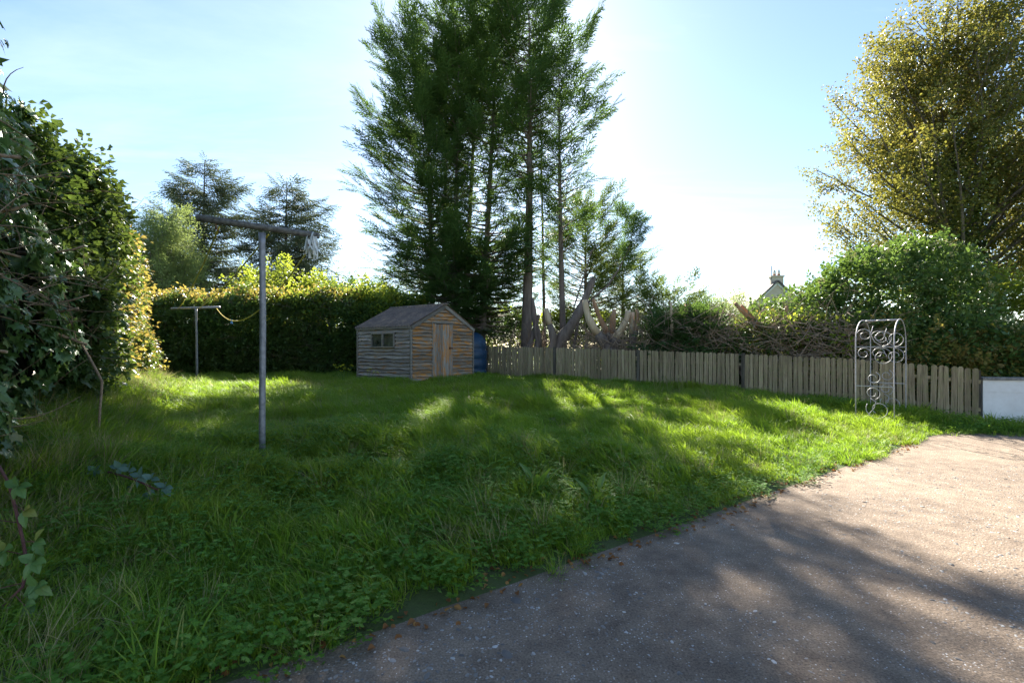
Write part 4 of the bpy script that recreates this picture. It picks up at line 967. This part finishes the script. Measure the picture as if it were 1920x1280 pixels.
stump("V-shaped cypress stump with two pale stripped sawn limbs above the fence", [
    ([(1150, 672, 0), (1135, 645, 0), (1113, 615, 0), (1100, 588, 0), (1097, 562, 0)], ys_, [.2, .17, .14, .11, .085], .5, 'barewood'),
    ([(1152, 672, 0), (1150, 640, -.1), (1165, 618, -.2), (1176, 598, -.2), (1178, 582, -.2)], ys_, [.2, .15, .12, .1, .08], .45, 'barewood'),
    ([(1150, 660, .1), (1140, 625, .3), (1122, 592, .4), (1112, 560, .4)], ys_, [.12, .1, .08, .06], .4, 'redwood'),
    ([(1150, 650, .2), (1148, 615, .5), (1152, 580, .5)], ys_, [.14, .11, .08], .5, 'redwood')], (X(1150, ys_), ys_, .4))
stump("grey sawn limb leaning away from the tall thin cypress above the fence", [
    ([(1035, 668, 0), (1050, 640, 0), (1078, 600, .1), (1098, 560, .2), (1113, 520, .3)], 16.9, [.24, .22, .17, .13, .1], 1, 'barewood'),
    ([(1030, 668, 0), (1040, 640, -.1), (1030, 608, -.1), (1024, 578, -.1)], 16.8, [.18, .13, .11, .09], .75, 'barewood')], (X(1035, 16.9), 16.9, .4))
stump("pair of knobbly grey trunks sawn off beside the thickest cypress", [
    ([(1003, 668, 0), (1012, 640, 0), (1004, 610, 0), (998, 560, 0)], 17.4, [.15, .13, .11, .07], 1, 'barewood'),
    ([(985, 668, .3), (1000, 630, .3), (1010, 590, .4)], 17.3, [.11, .09, .06], 1, 'barewood')], (X(1000, 17.4), 17.4, .4))
stump("twisted reddish stump with a curled limb past the V-shaped stump", [
    ([(1188, 668, 0), (1190, 630, 0), (1197, 600, 0), (1194, 580, 0)], 15.4, [.09, .08, .06, .045], .5, 'redwood'),
    ([(1185, 668, .2), (1184, 625, .2), (1186, 585, .2)], 15.4, [.11, .1, .09], .7, 'barewood')], (X(1187, 15.4), 15.4, .4))
stump("upright sawn stub standing against the sky in the cut hedge", [
    ([(1288, 668, 0), (1289, 620, 0), (1290, 570, 0)], 14.5, [.12, .12, .1], .8, 'redwood'),
    ([(1262, 668, 0), (1260, 620, 0), (1258, 566, 0)], 14.5, [.055, .05, .035], .6, 'barewood')], (X(1288, 14.5), 14.5, .4))
stump("two slanting sawn poles crossing in front of the house gable", [
    ([(1432, 640, 0), (1420, 612, 0), (1378, 568, 0)], 13.4, [.07, .06, .05], .5, 'redwood'),
    ([(1440, 640, .1), (1424, 608, .1), (1390, 572, .1)], 13.4, [.06, .05, .04], .5, 'redwood'),
    ([(1470, 640, 0), (1472, 600, 0), (1476, 573, 0)], 13.4, [.06, .05, .035], .3, 'redwood')], (X(1432, 13.4), 13.4, .3))
# stray bough with a tuft
sb = thing("cypress_bough", "long bare curving bough ending in a green tuft against the sky", "branch", (X(1075, 17.8), 17.8, .5)); B_ = Vector(sb.location)
pts = [px(u, v, 17.8)-B_ for u, v in ((1075, 655), (1085, 600), (1105, 565), (1140, 535), (1160, 505), (1178, 470), (1186, 440), (1188, 412))]
b = MB(); b.tube(pts, [.06, .05, .045, .04, .03, .025, .018, .008], 6, False); pts2 = [px(u, v, 17.9)-B_ for u, v in ((1075, 580), (1110, 470), (1140, 440), (1165, 405))]
b.tube(pts2, [.03, .02, .014, .006], 5, False); b.build("limb", M['cybark'], sb, True)
P = []; A = []
for i in range(85):
    q = rnd.random()*2.6+4.4; j = min(int(q), 6); p = pts[j].lerp(pts[j+1], q-j); P.append(p+V(rnd.gauss(0, .16), rnd.gauss(0, .16), rnd.gauss(0, .1))); A.append((rnd.gauss(.45, .6), rnd.gauss(0, .5), rnd.uniform(.1, 1)))
for i in range(14):
    P.append(pts2[3]+V(rnd.gauss(0, .15), rnd.gauss(0, .1), rnd.gauss(0, .08))); A.append((rnd.gauss(.3, .7), rnd.gauss(0, .5), rnd.uniform(-.1, 1)))
mass("foliage", [tuple(p) for p in P], euler_from_axes(np.array(A), rand_dirs(len(P))+np.array([0, 0, .5])), R.uniform(.5, .9, len(P)), CYP, sb)

# back hedge
bh = thing("back_hedge", "dark clipped ivy hedge with russet sunlit top along the back of the lawn", "hedge", (0, 0, 0))
BA, BC = (-12.8, 16.4), (-3.2, 17.9)
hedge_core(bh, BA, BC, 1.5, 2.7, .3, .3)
hedge_mass(bh, BA, BC, 1.4, 2.95, 6200, HED, 81, .45, "foliage", .2, .22)
hedge_mass(bh, (-12.8, 16.9), (-5.5, 18.0), 1.0, 3.3, 800, RUS, 82, 2.75, "russet_top", .22, .6)
hedge_mass(bh, (-12.6, 16.6), (-3.4, 18.0), 1.2, 3.25, 500, HED, 85, 2.8, "loose_top", .4, .7)
hedge_mass(bh, (-8.5, 17.3), (-3.2, 18.1), 1.0, 3.15, 650, LIM, 83, 2.7, "lime_top", .25, .6)
def pick_bh(rr):
    s = rr.random(); p = V(BA[0]+(BC[0]-BA[0])*s, BA[1]+(BC[1]-BA[1])*s-.12, rr.uniform(.8, 3.1)); return p, (rr.gauss(0, .8), rr.gauss(-.25, .3), rr.gauss(.3, .7))
twigs(bh, 160, pick_bh, 84, M['twig'], (.004, .009), (.3, 1.0))

# rough hedge beyond the cypress trunks
uh = thing("understorey_hedge", "rough sunlit hedge showing between the cypress trunks", "hedge", (0, 0, 0))
hedge_mass(uh, (-6.5, 23.4), (8.5, 21.6), 1.2, 2.9, 1700, LIM, 86, .4, "foliage", .35, .3)
hedge_mass(uh, (-6.5, 23.0), (8.5, 21.2), 1.2, 2.4, 2000, HED, 87, .4, "foliage", .35, .2)
def pick_uh(rr):
    q = rr.random(); p = V(-3.5+8*q+rr.gauss(0, .3), 20.2-2.0*q+rr.gauss(0, .7), rr.uniform(.4, 2.0)); return p, (rr.gauss(0, 1), rr.gauss(0, .6), rr.gauss(.35, .5))
twigs(uh, 420, pick_uh, 88, M['deadtwig'], (.006, .025), (.7, 2.0), "dead_branches")

# near ivy hedge on the left
ih = thing("ivy_hedge", "tall overgrown ivy hedge with broken brown twigs along the lawn side", "hedge", (0, 0, 0))
HA = np.array([-3.25, 2.7]); HC = np.array([-11.6, 14.93]); HL = float(np.linalg.norm(HC-HA)); hd_ = (HC-HA)/HL; hn = np.array([-hd_[1]*-1, hd_[0]*-1]); hn = np.array([hd_[1], -hd_[0]])
def face_off(s, z): return .30*vn(s, z*1.1, 1.0, 5)+.16*vn(s, z, 2.6, 6)+.10*vn(s, z, 6, 2)-.04*(z-1.6)*(z > 1.6)-.10*sstep(-z, -1.5, -.3)
def htop(s): return 5.2+.2*vn(s, 0*s, 1.3, 3)+.14*vn(s, 0*s, 3.4, 4)-1.55*sstep(s, .6, 6)
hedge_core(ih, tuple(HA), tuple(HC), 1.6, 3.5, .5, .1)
def ivy_points(n, s0, s1, seed, depth=.09):
    rr = np.random.default_rng(seed); s = rr.uniform(s0, s1, n); h = rr.random(n)**.9; zt_ = htop(s); zb = gz(HA[0]+hd_[0]*s, HA[1]+hd_[1]*s)+.05
    top = rr.random(n) < .16; z = np.where(top, zt_-np.abs(rr.normal(0, .12, n)), zb+(zt_-zb)*h); dep = np.where(top, -rr.uniform(.1, 1.2, n), -np.abs(rr.normal(0, depth, n)))
    off = face_off(s, z)+dep-.22*sstep(z, 3.6, 4.8)*(~top)
    P = np.stack([HA[0]+hd_[0]*s+hn[0]*off, HA[1]+hd_[1]*s+hn[1]*off, z], 1); return P, s, top
# leaves near the camera, one by one
P, s, top = ivy_points(11500, -.7, 4.2, 91)
dens_n = .5+.5*vn(s, P[:, 2], 1.9, 7); keep = R.random(len(P)) < np.clip(.45+.75*dens_n, .15, 1); P, s = P[keep], s[keep]; n = len(P)
A = np.stack([hn[0]*.25+R.normal(0, .35, n), hn[1]*.25+R.normal(0, .35, n), -.75+R.normal(0, .3, n)], 1)
U = np.stack([hn[0]+R.normal(0, .45, n), hn[1]+R.normal(0, .45, n), .45+R.normal(0, .3, n)], 1)
E = euler_from_axes(A, U); S = np.exp(R.normal(-2.42, .27, n)); vid = R.integers(0, 4, n)
uu = 960+P[:, 0]/P[:, 1]*F; vv = 655-(P[:, 2]-CAMH)/P[:, 1]*F
offd = (P[:, 0]-HA[0])*hn[0]+(P[:, 1]-HA[1])*hn[1]-face_off(s, P[:, 2])
score = np.where((uu > 4) & (uu < 400) & (vv > 60) & (vv < 1250) & (offd > -.05), S/P[:, 1], 0)
best = np.argsort(-score)[:290]; isb = np.zeros(n, bool); isb[best] = True
for k in best:
    o = link("leaf", IVYS[vid[k]].data, ih); o.location = P[k]; o.rotation_euler = E[k]; o.scale = (S[k],)*3
mass("leaves", P[~isb], E[~isb], S[~isb], IVYS, ih, vid[~isb])
P, s, top = ivy_points(9500, 3.6, HL, 92, .13); n = len(P)
A = np.stack([hn[0]*.6+R.normal(0, .5, n), hn[1]*.6+R.normal(0, .5, n), R.normal(-.1, .5, n)], 1)
mass("foliage", P, euler_from_axes(A, rand_dirs(n)*.6+np.array([0, 0, 1])), R.uniform(.7, 1.2, n), HED, ih)
P, s, top = ivy_points(800, 6.2, HL, 93, .05); n = len(P); A = np.stack([hn[0]*.8+R.normal(0, .5, n), hn[1]*.8+R.normal(0, .5, n), R.normal(.1, .5, n)], 1)
mass("russet_foliage", P+np.array([hn[0], hn[1], 0])*.08, euler_from_axes(A, rand_dirs(n)*.6+np.array([0, 0, 1])), R.uniform(.7, 1.2, n), RUS, ih)  # russet twigs put the golden sunlight of this stretch into leaf colour
def pick_ih(rr):
    s = rr.uniform(.0, 7.5); z = rr.choice([rr.gauss(2.5, .5), rr.gauss(2.1, .35), rr.uniform(.6, 3.7)]); o = float(face_off(s, z))-.03
    p = V(HA[0]+hd_[0]*s+hn[0]*o, HA[1]+hd_[1]*s+hn[1]*o, z); return p, (hn[0]*.55+rr.gauss(0, .5), hn[1]*.55+rr.gauss(0, .5), rr.gauss(.05, .5))
twigs(ih, 300, pick_ih, 94, M['vine'], (.003, .008), (.2, .7))
for i in range(14):
    rr = random.Random(300+i); s = rr.uniform(.4, 4.5); z = rr.uniform(1.4, 3.1); o = float(face_off(s, z)); p = V(HA[0]+hd_[0]*s+hn[0]*(o-.3), HA[1]+hd_[1]*s+hn[1]*(o-.3), z)
    d = V(hn[0]+rr.gauss(0, .35), hn[1]+rr.gauss(0, .35), rr.gauss(.1, .3)).normalized()*rr.uniform(.4, .62); r_ = rr.uniform(.008, .02)
    b = MB(); b.tube(arc(p, p+d, 5, (rr.uniform(-.12, .12), rr.uniform(-.12, .12), rr.uniform(-.14, .14))), [r_*1.3, r_*1.1, r_, r_*.85, r_*.8], 7); br = b.build("branch", M['vine'], ih, True)
    b = MB(); dn = d.normalized(); b.tube([p+d*.985, p+d*1.004], [r_*.72, r_*.72], 7); b.build("sawn_end", M['barewood'], br)
b = MB(); b.tube([px(u, v, Y) for u, v, Y in ((150, 640, 5.2), (178, 690, 5.1), (191, 715, 5.05), (187, 770, 5.0), (184, 820, 4.9), (196, 855, 4.75), (215, 880, 4.6))], [.012, .013, .013, .012, .012, .011, .009], 7)
b.build("hanging_vine", M['vine'], ih, True)

# ------------------------------------------------------------------ lawn grass and weeds
G_ = [tuft_src('grass_tuft', M['grass'], 1, 18, .14, .30, .0056, .09, .65), tuft_src('grass_tuft', M['grass'], 2, 21, .10, .21, .0045, .10, .6),
      tuft_src('grass_tuft', M['grass'], 3, 15, .20, .38, .0060, .08, .55, .6), tuft_src('grass_tuft', M['grass'], 4, 16, .15, .30, .0074, .09, .9, .3)]
GD = [tuft_src('dry_tuft', M['grass_dry'], 5, 26, .2, .5, .0022, .07, .6, .3), tuft_src('dry_tuft', M['grass_dry'], 6, 22, .15, .4, .002, .08, .8, .2)]
WD = [weed_src('buttercup', M['weed'], 7, 20, .04, .15, .027, .14), weed_src('buttercup', M['weed'], 8, 16, .06, .19, .032, .13), weed_src('clover', M['weed'], 9, 26, .012, .05, .013, .1)]
def in_shed(x, y):
    dx_, dy_ = x-SH.x, y-SH.y; lx = dx_*.586+dy_*.81; ly = -dx_*.81+dy_*.586; return (lx > -.08) & (lx < W_+.1) & (ly > -.08) & (ly < D_+.1)
def lawn_pts(n, x0, x1, y0, y1, dmin=.05, seed=0, vis=True):
    rr = np.random.default_rng(seed); x = rr.uniform(x0, x1, n); y = rr.uniform(y0, y1, n); d = dedge(x, y)+.10*vn(x, y, 3.3, 2)+.06*vn(x, y, 9, 4)
    fs = (x-F0.x)*nbk.x+(y-F0.y)*nbk.y
    ok = (d > dmin) & (ehedge(x, y) > -.25) & ~in_shed(x, y) & ((fs < .1) | (x < -1.2)) & (y < 16.3+.155*(x+12.8)+.2*(x > -3))
    if vis: ok &= (np.abs(x) < 1.2*y+.6)
    return x[ok], y[ok], d[ok]
def grow(name, label, n, box, dmin, seed, srcs, sc, thin=None, flat=0.15, cat_kind='stuff', lift=0, fade=True, vid=None):
    x, y, d = lawn_pts(n, *box, dmin, seed)
    if thin is not None:
        k = R.random(len(x)) < thin(x, y, d); x, y, d = x[k], y[k], d[k]
    z = gz(x, y)+lift; m_ = len(x)
    az = 2.6+1.3*vn(x, y, .55, 6)+R.normal(0, .8, m_)
    E = np.stack([R.normal(0, flat, m_), R.normal(0, flat, m_), az], 1)
    s = R.uniform(sc[0], sc[1], m_)*(.85+.22*vn(x, y, 1.3, 5))
    if fade: s = s*np.interp(d, [0, .35, .9], [.5, .8, 1.0])
    zz = s*np.clip(1+.25*vn(x, y, 2.1, 7), .6, 1.4); S3 = np.stack([s, s, zz], 1)
    o = mass(name, np.stack([x, y, z], 1), E, S3, srcs, None); tag(o, label, None, None, 'stuff'); return m_
near = (-7, 5.5, 1.4, 5.5); midb = (-10, 8.5, 5.5, 10.5); farb = (-13, 9.6, 10.5, 18)
c1 = grow("lawn_grass", "long green grass of the unmown lawn near the driveway", 20000, near, .2, 101, G_, (.55, .92))
c2 = grow("lawn_grass", "long green grass in the middle of the lawn", 27000, midb, .1, 102, G_, (.62, 1.0))
c3 = grow("lawn_grass", "green grass at the far end of the lawn by shed and fence", 21000, farb, .05, 103, G_, (.65, 1.0))
c6 = grow("long_grass", "tall arching tufts of coarse grass standing out of the lawn", 2600, (-7, 7, 1.6, 9), .12, 106, [G_[2], G_[3]], (.95, 1.35), lambda x, y, d: np.clip(.05+.9*vn(x, y, 1.1, 4), 0, 1), .2)
c4 = grow("lawn_weeds", "buttercup and clover leaves growing through the lawn near the driveway", 12000, (-7, 6.5, 1.4, 7.5), .1, 104, WD, (.75, 1.2), lambda x, y, d: np.clip(.45+.7*vn(x, y, .9, 3)+.25*(d < .4)-.08*(y-4), 0, 1), .12, fade=False)
c5 = grow("dry_grass", "straw-coloured dry grass on the bank and scattered through the lawn", 17000, (-11, 7, 1.8, 13), .1, 105, GD+[G_[2]], (.7, 1.15), lambda x, y, d: np.exp(-(np.maximum(ehedge(x, y)-.25, 0)/.55)**2)*.9+.07, .3, fade=False)
# low weeds at the fence foot and on the paving by the wall
def patch(name, label, n, cx, cy, rx, ry, srcs, sc, seed, ang=0):
    rr = np.random.default_rng(seed); a = rr.normal(0, .5, n); c = rr.normal(0, .5, n); x = cx+a*rx*math.cos(ang)-c*ry*math.sin(ang); y = cy+a*rx*math.sin(ang)+c*ry*math.cos(ang)
    z = np.maximum(gz(x, y), 0)-.005; E = np.stack([rr.normal(0, .15, n), rr.normal(0, .15, n), rr.uniform(0, 6.28, n)], 1)
    return tag(mass(name, np.stack([x, y, z], 1), E, rr.uniform(sc[0], sc[1], n), srcs), label, None, None, 'stuff')
patch("wall_weeds", "low weeds growing from the paving in front of the white wall", 330, 8.6, 8.75, 1.1, .35, G_[1:2]+WD, (.4, .85), 111, -.15)
patch("fence_weeds", "taller weeds along the fence foot behind the arch", 700, 8.1, 10.0, 2.2, .55, G_+WD[:2], (.7, 1.3), 112, fa)
patch("fence_weeds", "shaded grass along the foot of the picket fence", 700, 4.6, 13.4, 5.5, .25, G_, (.6, 1.1), 113, fa)
patch("wall_foot_weeds", "creeping weeds and leaves at the foot of the white wall", 160, 11.0, 9.75, 2.0, .12, WD+G_[1:2], (.4, .8), 114, -.2)
# loose stones showing in the worn driveway
def stone_src(nm, seed, m):
    rr = random.Random(seed); b = MB(); vs_ = []
    for k in range(5):
        for q in range(6):
            a = q*1.047+rr.uniform(-.2, .2); r = (1, .95, .7, .4, .1)[k]*rr.uniform(.85, 1.1); vs_.append(V(math.cos(a)*r*1.25, math.sin(a)*r*.8, (-.3, .0, .28, .4, .45)[k]))
    b.add(vs_, [(i*6+q, i*6+(q+1) % 6, (i+1)*6+(q+1) % 6, (i+1)*6+q) for i in range(4) for q in range(6)]+[tuple(24+q for q in range(6))]); return src(nm, b, m)
M['chip'] = leaf_mat('stone_chip', [(0, (.1, .09, .085)), (.5, (.2, .185, .17)), (.85, (.32, .3, .28)), (1, (.5, .48, .46))], (.2, .2, .2), 0.0, .7, .3, None, 1.0)
CH = [stone_src('stone_chip', s_, M['chip']) for s_ in range(3)]
n = 30000; x = R.uniform(-2, 7.5, n); y = 1.3+R.random(n)**1.5*5.0; k = (dedge(x, y) < -.02) & (np.abs(x) < 1.15*y+.3) & (R.random(n) < np.clip(.45+.8*vn(x, y, 1.6, 5)+.35*vn(x, y, 6, 6), .06, 1)); x, y = x[k], y[k]; n = len(x)
ss = np.exp(R.normal(-5.0, .42, n)); E = np.stack([R.normal(0, .15, n), R.normal(0, .15, n), R.uniform(0, 6.28, n)], 1)
tag(mass("driveway_stones", np.stack([x, y, np.full(n, .0)], 1), E, np.stack([ss, ss, ss*.55], 1), CH), "small pale stones set in the worn driveway", None, None, 'stuff')
# fallen leaves along the lawn edge
def leaf_src(nm, m, l, w_): b = MB(); add_round_leaf(b, (0, 0, 0), (0, 1, 0), (0, 0, 1), l, w_, .25, .3); return src(nm, b, m)
FL_ = [leaf_src('fallen_leaf_shape', M['brownleaf'], .05, .034), leaf_src('fallen_leaf_shape', M['brownleaf'], .038, .03)]
n = 480; s = R.uniform(-1.5, 9.6, n); dd = R.normal(.13, .1, n)+.10*(vn(s, 0*s, 2, 1)); x = -1.1+.81*s-.586*dd; y = 2.18+.586*s+.81*dd
E = np.stack([R.normal(0, .4, n), R.normal(0, .4, n), R.uniform(0, 6.28, n)], 1)
tag(mass("fallen_leaves", np.stack([x, y, np.maximum(gz(x, y), 0)+.012], 1), E, R.uniform(.6, 1.2, n), FL_), "brown fallen leaves along the lawn edge", None, None, 'stuff')

# docks: broad-leaved plants in the lawn
def dock(u, Y, label, nl, L, seed):
    x = X(u, Y); rr = random.Random(seed); t = thing("dock_plant", label, "plant", (x, Y, g(x, Y)))
    for i in range(nl):
        a = i*2.4+rr.uniform(-.3, .3); b = MB(); l = L*rr.uniform(.75, 1.15); el = rr.uniform(.5, 1.3); d = V(math.cos(a)*math.cos(el), math.sin(a)*math.cos(el), math.sin(el))
        st = d*rr.uniform(.08, .16); b.tube([V(0, 0, 0), st*.6, st], [.005, .004, .003], 4); add_round_leaf(b, st, d, (-d.x, -d.y, 1.2), l, l*.36, .15, .25); b.build("leaf", M['dock'], t)
dock(1010, 4.55, "broad-leaved dock plant, the larger one rising from the lawn near the drive", 7, .26, 1)
dock(1115, 4.35, "broad-leaved dock plant, smaller, with drooping leaves close to the lawn edge", 6, .2, 2)
dock(735, 4.6, "small dock tuft among buttercups in the middle of the lawn front", 5, .14, 3)
# brambles at the left edge
def bramble(path, label, leaves, m, ll, name="bramble", seed=0):
    rr = random.Random(seed); t = thing(name, label, "plant", path[0]); B = Vector(path[0]); b = MB(); pts = [Vector(p)-B for p in path]
    b.tube(pts, [.008]*(len(pts)-1)+[.004], 6); b.build("cane", M['canes'], t, True)
    for (i, f, ang, tilt, n3) in leaves:
        p = pts[i].lerp(pts[i+1], f); right = V(.72, .69, 0)
        ctr = V(math.cos(ang)*.9, -.25, math.sin(ang))
        st = p+ctr.normalized()*rr.uniform(.06, .1); b = MB(); b.tube([p, st], .0025, 4); b.build("leaf_stalk", M['canes'], t)
        for k in range(n3):
            a2 = ang+(k-(n3-1)/2)*1.05; d = V(math.cos(a2), -.35+rr.uniform(-.2, .2), math.sin(a2)*.75-.05)
            b = MB(); add_round_leaf(b, st, d, V(rr.uniform(-.2, .2), -.75, .75), ll*rr.uniform(.85, 1.15), ll*.62*rr.uniform(.9, 1.1), .12, .2); b.build("leaf", m, t)
bramble([px(u, v, Y) for u, v, Y in ((-10, 860, 2.75), (16, 905, 2.7), (28, 950, 2.65), (42, 1010, 2.6), (51, 1060, 2.55), (42, 1100, 2.5), (5, 1135, 2.45))],
    "dark red bramble cane with large pale green leaflets below the ivy hedge", [(0, .5, 2.6, 0, 3), (1, .3, .35, 0, 5), (1, .9, -.3, 0, 3), (2, .5, 2.9, 0, 3), (3, .1, .1, 0, 3), (3, .6, 2.8, 0, 5), (3, .9, .3, 0, 5), (4, .5, -.4, 0, 5), (4, .8, 3.3, 0, 3), (5, .4, -.5, 0, 3), (5, .9, 3.6, 0, 3)], M['bramble'], .085, seed=5)
bramble([px(u, v, Y) for u, v, Y in ((160, 985, 4.05), (203, 884, 3.9), (235, 893, 3.8), (262, 903, 3.7), (295, 918, 3.6))],
    "trailing bluish bramble spray lying on the grass below the hanging vine", [(0, .85, 2.2, 0, 5), (1, .3, .6, 0, 5), (1, .9, -1.2, 0, 3), (2, .3, 1.4, 0, 3), (2, .6, .4, 0, 5), (3, .3, -1.0, 0, 3), (3, .6, 1.2, 0, 3), (3, .9, .2, 0, 5)], M['bluegreen'], .075, seed=6)
# ragwort beside the shed, dry seed heads by the fence
def flowers(x, y, label, n, h, seed):
    rr = random.Random(seed); t = thing("ragwort", label, "flower", (x, y, g(x, y)))
    for i in range(n):
        p = V(rr.gauss(0, .13), rr.gauss(0, .1), h*rr.uniform(.7, 1.1)); b = MB(); b.tube([V(p.x*.3, p.y*.3, -.05), V(p.x*.7, p.y*.7, h*.5), p], .005, 4); b.build("stem", M['dock'], t)
        b = MB()
        for k in range(10):
            a = k*.628; add_leaf(b, p+V(rr.gauss(0, .02), rr.gauss(0, .02), rr.gauss(0, .015)), (math.cos(a), math.sin(a), .3), (0, 0, 1), .055, .035)
        b.build("flower_head", M['yellow'], t)
flowers(X(646, 14.6), 14.6, "yellow ragwort blooming between back hedge and shed", 9, .5, 1)
flowers(X(690, 14.35), 14.35, "few yellow flowers against the grey shed side", 4, .35, 2)
t = thing("seed_heads", "clump of dry straw-coloured seed heads in front of fence", "plant", (X(1258, 12.9), 12.9, g(X(1258, 12.9), 12.9)))
for i in range(26):
    p = V(rnd.gauss(0, .35), rnd.gauss(0, .12), 0); h = rnd.uniform(.25, .5); q = p+V(rnd.gauss(0, .08), rnd.gauss(0, .06), h); b = MB(); b.tube([p, p.lerp(q, .5)+V(.01, 0, 0), q], .003, 3); st_ = b.build("stalk", M['grass_dry'], t)
    b = MB(); b.tube([q-V(0, 0, .03), q, q+V(.005, 0, .05)], [.004, .014, .003], 5); b.build("seed_head", M['grass_dry'], st_)
print("counts", [c[1] for c in cnt], c1, c2, c3, c4, c5)
